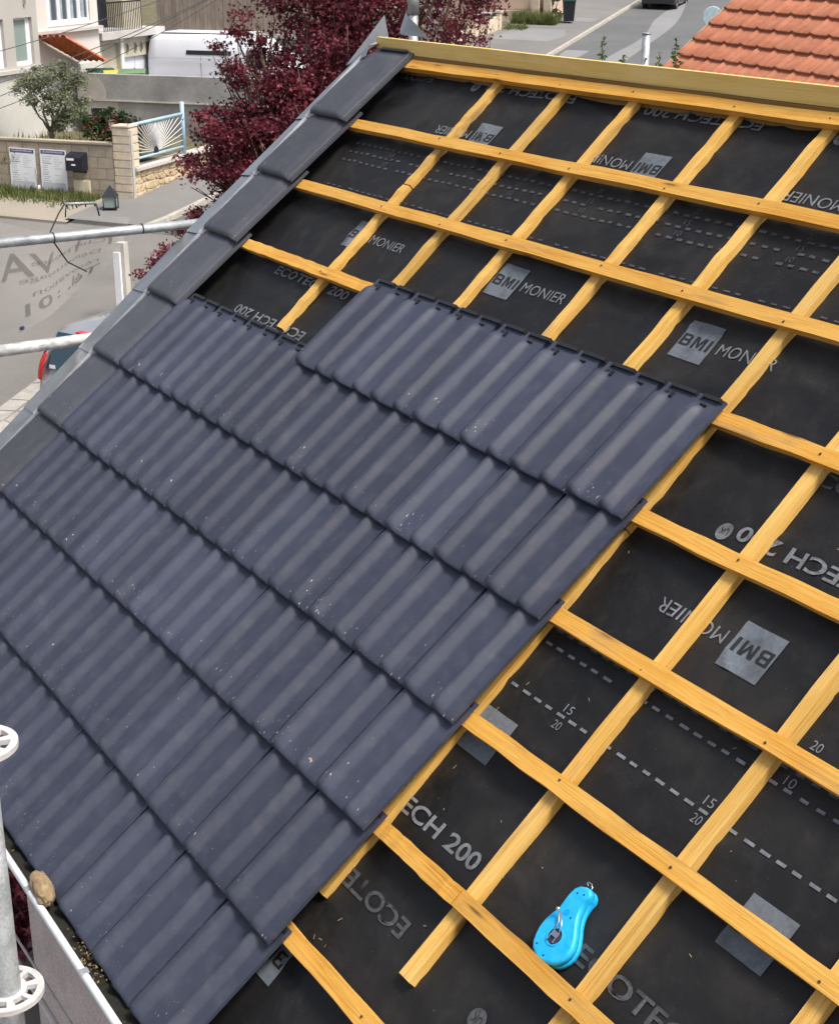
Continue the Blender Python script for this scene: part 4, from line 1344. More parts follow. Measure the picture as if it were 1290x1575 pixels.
# --- plank fence on the terrace
PF = Fr('plank_fence', (-8.0, 60.0), A1, 2.6)
tag(PF.o, 'brown plank fence along the terrace behind the white van', 'fence')
PF.box('terrace_wall', M_conc, -2.6, 6.0, 0.0, 0.4, 2.4, 4.25)
PF.box('terrace_slab', M_sill, -2.7, 6.0, -0.15, 0.5, 4.255, 4.42)
PF.box('rail', M_planks, -2.1, 5.5, 0.09, 0.13, 4.7, 4.8)
rr = random.Random(8)
for k in range(46):
    x = -2.1 + k * 0.165
    PF.box('plank', M_planks, x, x + 0.152, 0.04 + rr.uniform(-.006, .006), 0.065, 4.425, 5.75 + rr.uniform(-.02, .02))
# beige building behind it at the top edge
BB = Fr('beige_building', (-6.6, 66.0), A1, 3.2)
tag(BB.o, 'beige building with a dark window seen above the plank fence', 'building')
facade(BB, -4, 8, 3.0, 9.0, [(1.0, 2.6, 5.05, 5.35)], M_concl)
BB.box('window_recess', M_black, 1.0, 2.6, 0.2, 0.25, 5.05, 5.35)
BB.box('ledge', M_cream, 2.8, 6.0, -0.2, -0.002, 4.95, 5.25)
# --- concrete retaining wall of the drive
KW = 0.944
def kz(z): return 8 - (8 - z) * KW
CW = Fr('retaining_wall', (-9.0 * KW, 51.4 * KW), A1, 1.9)
tag(CW.o, 'stained grey concrete retaining wall below the white van', 'wall')
CW.box('upper_panel', M_conc, -2.1 * KW, 6.0, 0.0, 0.25, kz(2.78), kz(3.60))
CW.box('ledge', M_concl, -2.35 * KW, 6.0, -0.05, 0.25, kz(2.74), kz(2.778))
CW.box('lower_panel', M_conc, -1.0 * KW, 6.0, 0.012, 0.25, 1.5, kz(2.738))
CW.box('pale_panel', M_concl, -2.35 * KW, -1.002 * KW, 0.0, 0.25, 1.5, kz(2.738))
CW.box('pale_panel', M_concl, -2.5 * KW, -2.102 * KW, 0.004, 0.25, kz(2.78), kz(3.60))
m_ = MB()
m_.prism([(x * KW, kz(z)) for x, z in ((-2.10, 2.80), (-1.42, 2.80), (-1.42, 3.10), (-1.55, 3.34), (-1.72, 3.48), (-1.95, 3.53), (-2.10, 3.55))], -0.006, -0.002, lambda x, y, z: (x, z, y - CW.zb)); m_.build('pale_patch', M_concl, CW.o)
CW.box('doorway', M_black, -2.02 * KW, -1.40 * KW, -0.004, 0.02, 1.6, kz(2.50))
m_ = MB(); m_.prism([(x * KW, kz(z)) for x, z in ((-2.34, 1.6), (-2.12, 1.6), (-2.12, 2.35), (-2.18, 2.45), (-2.23, 2.48), (-2.28, 2.45), (-2.34, 2.35))], -0.004, 0.02, lambda x, y, z: (x, z, y - CW.zb)); m_.build('arched_opening', M_black, CW.o)
mb = MB(); mb.grid(4, 4, lambda a, b: Vector((-8.5, 48.5, 2.30)) + E1 * (-2.2 + 9 * a) + E2 * (0.26 + 11.5 * b))
struct(mb.build('driveway', M_pave))
# --- refuse bins behind the olive tree
def wheelie(name, x, y, z, lidm, bodym, lab, rz):
    o = empty(name, (x, y, z), rz)
    tag(o, lab, 'bin', 'wheeled bins by the porch')
    o.scale = (1.35, 1.35, 1.5)
    m_ = MB()
    m_.add([(-.22, -.24, 0.08), (.22, -.24, 0.08), (.22, .24, 0.08), (-.22, .24, 0.08), (-.28, -.34, 0.98), (.28, -.34, 0.98), (.28, .34, 0.98), (-.28, .34, 0.98)], [(3, 2, 1, 0), (4, 5, 6, 7), (0, 1, 5, 4), (1, 2, 6, 5), (2, 3, 7, 6), (3, 0, 4, 7)])
    m_.build('body', bodym, o)
    m_ = MB(); m_.smooth = True
    m_.grid(6, 4, lambda a, b: (-.31 + .62 * a, -.38 + .76 * b, 0.985 + 0.07 * math.sin(math.pi * b) ** 0.5))
    m_.build('lid', lidm, o)
    for s_ in (-1, 1):
        m_ = MB(); m_.lathe([(0.1, -0.03), (0.1, 0.03), (0.001, 0.03)], 12, lambda a, b, c: (s_ * 0.2 + c, 0.24 + a, 0.1 + b)); m_.build('wheel', M_black, o)
M_gbin = plain('green_bin_plastic', (0.02, 0.09, 0.055), 0.5, 0, 0.2, 3)
M_gbin2 = plain('pale_green_lid', (0.12, 0.22, 0.10), 0.5, 0, 0.2, 3)
M_ybin = plain('yellow_bin_lid', (0.50, 0.42, 0.08), 0.5, 0, 0.2, 3)
wheelie('refuse_bin', -10.10, 50.0, 2.36, M_gbin, M_gbin, 'dark green bin beside the orange porch roof', 0.3)
wheelie('refuse_bin', -9.55, 49.9, 2.32, M_ybin, M_gbin, 'bin with a yellow lid between the two green bins', 0.2)
wheelie('refuse_bin', -9.02, 49.75, 2.36, M_gbin2, M_gbin, 'bin with a pale green lid nearest the garage', 0.1)
# ------------------------------------------------------------------ vehicles
def loft_body(secs, n=None):
    """secs: list of (x, [(y,z)...] half section bottom-centre .. top-centre) mirrored"""
    m_ = MB(); m_.smooth = True
    rings = []
    for x, hs_ in secs:
        rg = [(x, y, z) for y, z in hs_] + [(x, -y, z) for y, z in reversed(hs_[1:-1])]
        rings.append(rg)
    k = len(rings[0])
    m_.add([p for r_ in rings for p in r_], [(i * k + j, i * k + (j + 1) % k, (i + 1) * k + (j + 1) % k, (i + 1) * k + j) for i in range(len(rings) - 1) for j in range(k)])
    m_.smooth = False
    m_.add(rings[0], [tuple(range(k))]); m_.add(rings[-1], [tuple(reversed(range(k)))])
    return m_
def car_paint(name, c, metal=0.4):
    s = NT(name)
    v = s.coord('Object')
    s.set(color=s.ramp(s.noise(v, 2, 3, 0.5), [(0.3, tuple(x * 0.92 for x in c)), (0.7, c)]), rough=0.28, metal=metal, coat=0.6)
    return s.m
M_silver = car_paint('silver_car_paint', (0.42, 0.43, 0.46))
M_blackcar = car_paint('black_car_paint', (0.012, 0.013, 0.018), 0.2)
M_tyre = plain('tyre_rubber', (0.02, 0.02, 0.021), 0.9, 0, 0.2, 10)
M_red = plain('red_tail_light', (0.62, 0.012, 0.012), 0.25, 0, 0.15, 14)
M_trim = plain('dark_trim', (0.02, 0.02, 0.022), 0.6, 0, 0.2, 10)
s = NT('tinted_car_glass'); s.set(color=(0.025, 0.055, 0.075), rough=0.06, spec=0.9); M_cglass = s.m
def lathe_wheel(o, x, y, r_, w=0.2):
    m_ = MB(); m_.smooth = True
    m_.lathe([(r_ * 0.62, -w / 2), (r_ * 0.95, -w / 2), (r_, -w * 0.35), (r_, w * 0.35), (r_ * 0.95, w / 2), (r_ * 0.62, w / 2)], 24, lambda a, b, c: (x + a, y + c, r_ + b))
    wh = m_.build('wheel', M_tyre, o)
    m_ = MB()
    sg = 1 if y > 0 else -1
    m_.lathe([(r_ * 0.62, sg * w * 0.42), (r_ * 0.5, sg * w * 0.35), (r_ * 0.18, sg * w * 0.40), (0.001, sg * w * 0.42)], 20, lambda a, b, c: (x + a, y + c, r_ + b))
    m_.build('rim', M_galv, wh)
def hatchback(name, loc, rz, paint, lab, H=1.60, Lc=4.1, Wc=1.72):
    """x = forward from the rear bumper"""
    o = empty(name, loc, rz)
    tag(o, lab, 'car')
    hwid = Wc / 2
    def sec(x, zb, zbelt, zr, wr, wb=hwid, wl=hwid - 0.03):
        return (x, [(0, zb), (wl, zb), (wb, zb + 0.18), (wb + 0.01, 0.62), (wb - 0.03, zbelt), (wr + 0.04, zbelt + (zr - zbelt) * 0.75), (wr - 0.03, zr - 0.02), (wr * 0.6, zr + 0.012), (0, zr + 0.02)])
    S_ = [sec(0.00, 0.38, 0.66, 0.70, 0.62, hwid - 0.16, hwid - 0.22), sec(0.06, 0.30, 0.84, 0.88, 0.68, hwid - 0.06), sec(0.12, 0.26, 0.98, 1.02, 0.70, hwid - 0.02), sec(0.20, 0.25, 1.02, 1.22, 0.66),
          sec(0.34, 0.25, 1.03, H - 0.10, 0.63), sec(0.50, 0.25, 1.02, H - 0.03, 0.61), sec(0.85, 0.25, 1.01, H, 0.61), sec(1.6, 0.25, 0.99, H + 0.01, 0.62), sec(2.2, 0.25, 0.97, H - 0.03, 0.62),
          sec(2.75, 0.25, 0.95, H - 0.30, 0.64), sec(3.15, 0.25, 0.93, 0.99, 0.70), sec(3.6, 0.25, 0.86, 0.90, 0.72), sec(3.95, 0.28, 0.74, 0.78, 0.66, hwid - 0.06), sec(Lc, 0.36, 0.60, 0.62, 0.58, hwid - 0.18, hwid - 0.25)]
    body = loft_body(S_).build('body', paint, o)
    # rear screen
    m_ = MB(); m_.smooth = True
    def rear(a, b):      # a across, b up
        y = (-1 + 2 * a) * (0.66 - 0.10 * b)
        return (0.105 + 0.245 * b ** 1.15 - 0.012 - 0.03 * (1 - (2 * a - 1) ** 2), y, 1.05 + b * (H - 0.10 - 1.05))
    m_.grid(8, 5, rear); m_.build('rear_window', M_cglass, o)
    m_ = MB(); m_.box(0.10, 0.125, -0.46 + 0.3, -0.33 + 0.3, 1.07, 1.13)
    m_ = MB(); m_.box(0.075, 0.082, 0.44, 0.56, 1.065, 1.125); m_.build('sticker', M_board, o)
    for s_ in (-1, 1):
        m_ = MB(); m_.smooth = True
        prof_ = [(0.030, 0.90, 0.78), (0.035, 0.80, 0.73), (0.07, 0.78, 0.62)]
        m_.grid(6, 6, lambda a, b: (0.03 + 0.13 * b * b + 0.20 * a * a - 0.02, s_ * (0.68 + 0.20 * math.sin(a * 1.57)) * (1 - 0.06 * b * b), 0.86 + 0.42 * b))
        m_.build('tail_light', M_red, o)
        m_ = MB(); m_.smooth = True
        m_.grid(10, 3, lambda a, b: (0.62 + a * (2.55 - 0.1 * b), s_ * (hwid - 0.005 - 0.16 * b), 1.05 + b * (0.38 - 0.20 * max(0, a - 0.72) / 0.28)))
        m_.build('side_window', M_cglass, o)
        lathe_wheel(o, 0.72, s_ * (hwid - 0.10), 0.30); lathe_wheel(o, 3.30, s_ * (hwid - 0.10), 0.30)
        m_ = MB(); m_.box(2.55, 2.75, s_ * (hwid + 0.10) - 0.08, s_ * (hwid + 0.10) + 0.08, 0.98, 1.12); m_.build('wing_mirror', paint, o)
        m_ = MB(); m_.smooth = True; m_.grid(4, 3, lambda a, b: (3.72 + 0.22 * a, s_ * (0.70 - 0.10 * a * a + 0.05), 0.66 + 0.14 * b)); m_.build('headlight', M_board, o)
    m_ = MB(); m_.grid(6, 4, lambda a, b: (3.16 - 0.52 * b, (-1 + 2 * a) * (0.68 - 0.08 * b), 1.0 + b * (H - 0.22 - 1.0) + 0.012)); m_.build('windscreen', M_cglass, o)
    m_ = MB(); m_.box(-0.012, 0.03, -0.26, 0.26, 0.62, 0.73); m_.build('number_plate', M_board, o)
    m_ = MB(); m_.box(-0.03, 0.10, -0.78, 0.78, 0.30, 0.50); m_.build('bumper', M_trim if paint is M_blackcar else paint, o)
    m_ = MB(); m_.box(0.30, 0.42, -0.14, 0.14, H - 0.075, H - 0.05); m_.build('brake_light', M_red, o)
    return o
hd = R(60)
ctr = Vector((-5.57, 23.65, 0))
hatchback('parked_car', (ctr.x, ctr.y, gz(ctr.y) + 0.02), hd, M_silver, 'silver hatchback with red tail light parked below the gable', 1.72)
hatchback('parked_car', (11.95, 80.6, gz(80.6) + 0.01), A2, M_blackcar, 'black car seen from behind on the road at the top edge', 1.5)
# white van on the drive, nose to the right
VB = 2.30
van = empty('white_van', (-8.0 - 1.45 * E1.x, 54.05 - 1.45 * E1.y, VB), A1)
tag(van, 'long white panel van parked on the drive behind the red leaved tree', 'van')
def vsec(x, zb, zr, wr, wb=1.0):
    y0 = 1.0
    return (x, [(0, zb), (wb - 0.04, zb), (wb, zb + 0.2), (wb + 0.01, 1.0), (wb - 0.01, 1.7), (wr + 0.02, zr - 0.22), (wr - 0.10, zr - 0.04), (wr * 0.5, zr + 0.01), (0, zr + 0.02)])
VS = [vsec(0.0, 0.40, 2.22, 0.80, 0.93), vsec(0.07, 0.32, 2.34, 0.86, 0.97), vsec(0.35, 0.3, 2.42, 0.88), vsec(2.4, 0.3, 2.44, 0.88), vsec(3.6, 0.3, 2.42, 0.86), vsec(4.05, 0.3, 2.25, 0.82), vsec(4.75, 0.3, 1.55, 0.86), vsec(5.25, 0.32, 1.20, 0.82, 0.95), vsec(5.5, 0.4, 0.95, 0.72, 0.85)]
lb = loft_body(VS)
lb.v = [(x, y + 1.0, z) for x, y, z in lb.v]
lb.build('body', M_paint, van)
def vside(name, x0, x1, z0, z1, mat, off=0.016):
    m_ = MB(); m_.smooth = False
    def yy(z): return 1.0 - (0.99 + off - 0.115 * max(0, (z - 1.7) / 0.5))
    m_.grid(4, 3, lambda a, b: (x0 + a * (x1 - x0), yy(z0 + b * (z1 - z0)), z0 + b * (z1 - z0)))
    return m_.build(name, mat, van)
vside('side_moulding', 0.10, 4.2, 1.50, 1.56, M_paint, 0.035)
vside('side_stripe', 1.50, 3.2, 1.76, 1.90, M_black, 0.02)
vside('door_track', 0.15, 2.9, 1.62, 1.645, M_greybox, 0.024)
vside('door_window', 3.75, 4.5, 1.5, 1.95, M_cglass, 0.018)
vside('door_gap', 2.05, 2.065, 0.45, 2.15, M_trim, 0.02)
vside('door_gap', 3.52, 3.535, 0.45, 2.15, M_trim, 0.02)
m_ = MB(); m_.box(-0.035, -0.002, 0.12, 1.9, 0.5, 2.15); m_.build('rear_panel', M_brown, van)  # dark brown panel across the rear end
m_ = MB(); m_.box(4.25, 4.4, -0.34, -0.05, 1.35, 1.70); m_.build('wing_mirror', M_black, van)
for x in (0.95, 4.5):
    for y in (0.08, 1.92): lathe_wheel(van, x, y, 0.34, 0.2)
m_ = MB(); m_.box(0.4, 3.6, 0.3, 1.7, 2.445, 2.458); m_.build('roof_ribs', M_paint, van)

# ------------------------------------------------------------------ neighbour's red tiled roof
NPH = R(-70); NPI = R(40)
NU = Vector((math.cos(NPH), math.sin(NPH), 0)); NY = Vector((-NU.y, NU.x, 0))
NV = NY * math.cos(NPI) + Vector((0, 0, math.sin(NPI))); NN = NU.cross(NV)
NP0 = Vector((2.94, 18.0, 6.66))
neigh = empty('neighbour_house', (NP0.x, NP0.y, 0), NPH)
tag(neigh, 'house with a salmon red clay tile roof behind the ridge board', 'house')
Mi = Matrix.Translation((NP0.x, NP0.y, 0)) @ Matrix.Rotation(NPH, 4, 'Z')
Mi = Mi.inverted()
s = NT('salmon_clay_tile')
v = s.coord('Object')
n1 = s.noise(v, 7, 5, 0.65)
c = s.ramp(n1, [(0.3, (0.45, 0.150, 0.078)), (0.7, (0.58, 0.240, 0.142))])
oi = s.n('ShaderNodeObjectInfo')
c = s.mix(1.0, c, s.ramp(oi.outputs['Random'], [(0, 0.85), (1, 1.0)]), 'MULTIPLY')
c = s.mix(s.ramp(s.noise(v, 22, 4, 0.7), [(0.6, 0), (0.8, 0.35)]), c, (0.22, 0.10, 0.07))
s.set(color=c, rough=0.8, spec=0.3)
M_salmon = s.m
M_ntrim = plain('verge_mortar', (0.50, 0.36, 0.26), 0.9, 0, 0.15, 3)
NG, NW = 0.25, 0.335
def ntile_mesh():
    xs_ = [0, 0.02, 0.055, 0.085, 0.11, 0.14, 0.165, 0.17, 0.18, 0.24, 0.325]
    def pz(x):
        z = 0.026 * bumpf(x - 0.045, 0.05, 0.7)
        if 0.163 < x < 0.172: z += 0.004
        return z
    m_ = MB(); m_.smooth = True
    ys_ = [0, 0.01, 0.15, 0.30]
    tp = [(x, y, 0.052 - 0.040 * y / 0.30 + pz(x) - (0.006 if y == 0 else 0)) for y in ys_ for x in xs_]
    k = len(xs_)
    m_.add(tp, [(j * k + i, j * k + i + 1, (j + 1) * k + i + 1, (j + 1) * k + i) for j in range(3) for i in range(k - 1)])
    m_.smooth = False
    lowr = [(x, 0.0, 0.052 + pz(x) - 0.006) for x in xs_] + [(x, 0.004, 0.014 + pz(x) * 0.9) for x in xs_]
    m_.add(lowr, [(i, k + i, k + i + 1, i + 1) for i in range(k - 1)])
    m_.add([(0, y, z) for y, z in ((0, 0.046), (0.30, 0.012), (0.30, -0.01), (0, 0.02))], [(0, 1, 2, 3)])
    return m_.mesh('clay_tile')
ME_N = ntile_mesh()
RM = (Matrix.Rotation(NPI, 4, 'X')).to_euler()
for j in range(-5, 9):
    for i in range(0, 20):
        p = NP0 + NU * (i * NW) + NV * (j * NG)
        o = link('clay_tile', ME_N, M_salmon, neigh, loc=Mi @ p)
        o.rotation_euler = (NPI + R(rnd.uniform(-.3, .3)), R(rnd.uniform(-.3, .3)), R(rnd.uniform(-.25, .25)))
m_ = MB()
q = [NP0 + NU * a + NV * b + NN * c for a, b, c in ((-0.05, -1.3, -0.01), (6.7, -1.3, -0.01), (6.7, 2.4, -0.01), (-0.05, 2.4, -0.01))]
m_.add([Mi @ x for x in q], [(0, 1, 2, 3)]); m_.build('roof_deck', M_trim, neigh)
m_ = MB()
m_.obox(Mi @ (NP0 + NU * -0.03 + NV * 0.55 + NN * -0.015), Mi.to_3x3() @ (NU * 0.022), Mi.to_3x3() @ (NV * 1.85), Mi.to_3x3() @ (NN * 0.045)); m_.build('verge_trim', M_ntrim, neigh)
lo = Mi @ (NP0 + NV * -1.1); 
m_ = MB(); m_.box(0.15, 6.5, lo.y + 0.3, lo.y + 0.5, 0, lo.z + 0.1); m_.build('wall', M_whitefac, neigh)
m_ = MB(); m_.prism([(lo.y + 0.3, 0), (lo.y + 3.0, 0), (lo.y + 3.0, lo.z + 2.2), (lo.y + 0.3, lo.z + 0.05)], 0.15, 0.35, lambda x, y, z: (z, x, y)); m_.build('gable_wall', M_whitefac, neigh)
# round sign on a post up the street, half hidden by the verge
sg_ = empty('road_sign', (10.98, 60.0, gz(60.0)))
tag(sg_, 'round pale blue grey road sign half hidden behind the red tile roof', 'road sign')
m_ = MB(); m_.tube([(0, 0.03, 0), (0, 0.03, 2.55)], 0.035, 10); m_.build('post', M_galv, sg_)
m_ = MB(); m_.lathe([(0.36, -0.02), (0.38, 0.0), (0.36, 0.02), (0.0005, 0.025)], 28, lambda a, b, c: (a, -0.02 - c, 2.20 + b)); m_.lathe([(0.36, -0.02), (0.0005, -0.02)], 28, lambda a, b, c: (a, -0.02 - c, 2.20 + b)); m_.build('disc', plain('pale_blue_enamel', (0.36, 0.46, 0.50), 0.45), sg_)

# ------------------------------------------------------------------ far end of the street
def far_wall(name, lab, a, b0, b1, h, pillars):
    o = ab(a, b0)
    Fw = Fr(name, (o.x, o.y), A2, o.z - 0.1)
    tag(Fw.o, lab, 'wall')
    L_ = b1 - b0
    for k in range(6):
        z0 = o.z - 0.1; z1 = ab(a, b1).z
        Fw.box('wall_panel', M_cream, L_ * k / 6 + 0.01, L_ * (k + 1) / 6 - 0.01, 0.0, 0.2, z0, o.z + h + (z1 - o.z) * k / 6)
    for x in pillars:
        Fw.box('pillar', M_cream, x - 0.2, x + 0.2, -0.08, 0.32, o.z - 0.1, o.z + h + 0.55, bev=0.02)
        Fw.box('pillar_cap', M_concl, x - 0.25, x + 0.25, -0.13, 0.37, o.z + h + 0.555, o.z + h + 0.64)
    return Fw
fwl = far_wall('street_wall', 'cream block wall with capped pillars far up the street', -0.45, 27.5, 34.6, 0.75, (0.6, 3.2, 5.0, 6.8))
o0 = ab(-0.45, 27.5).z
fwl.box('gate', M_dkmetal, 3.45, 4.75, 0.05, 0.1, o0 + 0.2, o0 + 1.35)
for k in range(7): fwl.box('grille_bar', M_dkmetal, 5.25 + k * 0.2, 5.29 + k * 0.2, 0.05, 0.09, o0 + 0.8, o0 + 1.3)
fh_ = ab(-0.6, 38.6)
FH = Fr('peach_house', (fh_.x, fh_.y), A1, fh_.z)
tag(FH.o, 'peach rendered house front with cream gate posts at the top edge', 'house')
FH.box('wall', plain('peach_render', (0.58, 0.44, 0.35), 0.95, 0, 0.08, 1), -4.0, 1.35, 0.0, 3.0, fh_.z - 0.3, fh_.z + 5)
FH.box('gate_post', M_cream, 0.55, 0.95, -0.5, -0.1, fh_.z - 0.2, fh_.z + 1.15)
FH.box('gate_post', M_cream, 1.15, 1.5, -0.4, -0.02, fh_.z - 0.2, fh_.z + 1.4)
FH.box('meter_box', M_brown, 1.0, 1.12, -0.35, -0.1, fh_.z, fh_.z + 0.6)
FH.box('low_wall', M_cream, -2.2, 0.5, -0.35, -0.12, fh_.z - 0.2, fh_.z + 0.45)
bp = ab(1.95, 37.6)
o = empty('street_bin', (bp.x, bp.y, bp.z + 0.11)); tag(o, 'dark green wheeled bin on the pavement by the peach house', 'bin')
m_ = MB(); m_.add([(-.22, -.24, 0.08), (.22, -.24, 0.08), (.22, .24, 0.08), (-.22, .24, 0.08), (-.28, -.34, 0.98), (.28, -.34, 0.98), (.28, .34, 0.98), (-.28, .34, 0.98)], [(3, 2, 1, 0), (4, 5, 6, 7), (0, 1, 5, 4), (1, 2, 6, 5), (2, 3, 7, 6), (3, 0, 4, 7)]); m_.build('body', M_black, o)
m_ = MB(); m_.box(-.3, .3, -.37, .37, 0.985, 1.05); m_.build('lid', M_gbin, o)

# post with a white board near the kerb below the banner
cp_ = empty('concrete_post', (-5.9, 30.1, gz(30.1)), A2)
tag(cp_, 'concrete post with a narrow white board below the banner', 'post')
m_ = MB(); m_.box(-0.09, 0.09, -0.09, 0.09, 0.0, 1.60); m_.build('post', M_concl, cp_)
m_ = MB(); m_.box(-0.16, -0.10, -0.02, 0.12, 0.1, 1.42); m_.build('board', M_board, cp_)

# overhead cables
M_cable = plain('overhead_cable', (0.11, 0.11, 0.115), 0.7)
for pts, lab in ((((-7.9, 30, 5.88), (-6.29, 30, 6.33), (-3.0, 30, 7.45)), 'highest thin overhead cable crossing the white window'),
                 (((-7.96, 30, 5.30), (-6.58, 30, 5.76), (-4.17, 30, 6.72)), 'overhead cable passing just below the orange porch roof'),
                 (((-8.0, 30, 4.83), (-6.82, 30, 5.28), (-3.92, 30, 6.72)), 'overhead cable crossing the olive tree crown'),
                 (((-8.0, 30.2, 5.05), (-6.6, 30.2, 5.62), (-3.95, 30.2, 6.80)), 'thin overhead cable just above the olive tree')):
    a, b_, c_ = (Vector(p) for p in pts)
    o = empty('overhead_cable', tuple(b_)); tag(o, lab, 'cable', 'overhead cables at the top left')
    # a gentle catenary through the three points, run on to both sides
    P_ = []
    for k in range(-30, 31):
        t = k / 10
        f0 = (b_.x - a.x)
        x = b_.x + t * 2.4
        L0 = ((x - b_.x) * (x - c_.x)) / ((a.x - b_.x) * (a.x - c_.x)); L1 = ((x - a.x) * (x - c_.x)) / ((b_.x - a.x) * (b_.x - c_.x)); L2 = ((x - a.x) * (x - b_.x)) / ((c_.x - a.x) * (c_.x - b_.x))
        P_.append(Vector((x, b_.y, a.z * L0 + b_.z * L1 + c_.z * L2)) - b_)
    m_ = MB(); m_.tube(P_, 0.0075, 6); m_.build('wire', M_cable, o)

# ------------------------------------------------------------------ vegetation
def leaf_mat(name, cols, rough=0.55, scale=3.0):
    s = NT(name)
    v = s.coord('Object')
    n1 = s.noise(v, scale, 3, 0.6)
    n2 = s.noise(v, 27.0, 1, 0.5)
    f_ = s.math('ADD', s.math('MULTIPLY', n1, 0.55), s.math('MULTIPLY', n2, 0.45))
    st = [(0.36 + 0.28 * i / (len(cols) - 1), c) for i, c in enumerate(cols)]
    c = s.ramp(f_, st)
    s.set(color=c, rough=rough, spec=0.35)
    # a little light comes through the leaf
    tl = s.n('ShaderNodeBsdfTranslucent')
    s.L(c, tl.inputs[0])
    mx = s.n('ShaderNodeMixShader'); mx.inputs[0].default_value = 0.3
    s.L(s.b.outputs[0], mx.inputs[1]); s.L(tl.outputs[0], mx.inputs[2]); s.L(mx.outputs[0], s.out.inputs[0])
    return s.m
M_maple = leaf_mat('maroon_maple_leaf', [(0.030, 0.006, 0.011), (0.100, 0.015, 0.026), (0.20, 0.032, 0.052), (0.32, 0.080, 0.092)], 0.5, 1.6)
M_olive = leaf_mat('olive_leaf', [(0.11, 0.15, 0.09), (0.22, 0.24, 0.15), (0.36, 0.37, 0.26)], 0.6)
M_green = leaf_mat('green_leaf', [(0.015, 0.035, 0.012), (0.035, 0.07, 0.022), (0.075, 0.12, 0.04)], 0.5)
M_bright = leaf_mat('bright_green_leaf', [(0.04, 0.09, 0.018), (0.09, 0.16, 0.035), (0.14, 0.22, 0.06)], 0.5)
M_redtip = leaf_mat('red_shoot_leaf', [(0.14, 0.045, 0.03), (0.24, 0.07, 0.05), (0.34, 0.13, 0.09)], 0.5)
M_grass = leaf_mat('grass_blade', [(0.06, 0.09, 0.02), (0.13, 0.16, 0.045), (0.26, 0.25, 0.10)], 0.7, 2.0)
M_bark = plain('grey_brown_bark', (0.17, 0.135, 0.09), 0.95, 0, 0.35, 14, 0.8)
M_obark = plain('olive_bark', (0.17, 0.15, 0.12), 0.95, 0, 0.3, 10, 0.8)
LEAF5 = [(0, -0.5), (0.16, -0.12), (0.5, -0.10), (0.22, 0.10), (0.30, 0.42), (0.02, 0.24), (-0.26, 0.44), (-0.20, 0.10), (-0.5, -0.06), (-0.16, -0.12)]
LEAF2 = [(0, -0.5), (0.16, -0.1), (0.12, 0.25), (0, 0.5), (-0.12, 0.25), (-0.16, -0.1)]
LEAFR = [(0, -0.5), (0.26, -0.15), (0.22, 0.25), (0, 0.5), (-0.22, 0.25), (-0.26, -0.15)]
def leaf(mb, c, size, rg, shape, up=0.5, curl=0.18):
    q = Euler((rg.gauss(0, 0.75), rg.gauss(0, 0.75), rg.uniform(0, 6.283))).to_matrix()
    vs_ = []
    for x, y in shape:
        z = -curl * (x * x + y * y) * 2
        vs_.append(Vector(c) + q @ Vector((x * size, y * size, z * size)))
    mb.add(vs_, [tuple(range(len(shape)))])
def limb(mb, a, b, r0, r1, rg, n=6, wob=0.08):
    a, b = Vector(a), Vector(b)
    L_ = (b - a).length
    pts, rd = [], []
    for i in range(n + 1):
        t = i / n
        p = a.lerp(b, t)
        if 0 < i < n: p += Vector((rg.uniform(-1, 1), rg.uniform(-1, 1), rg.uniform(-1, 1))) * wob * L_ * 0.5
        pts.append(p); rd.append(r0 + (r1 - r0) * t)
    mb.tube(pts, rd, 7)
    return pts
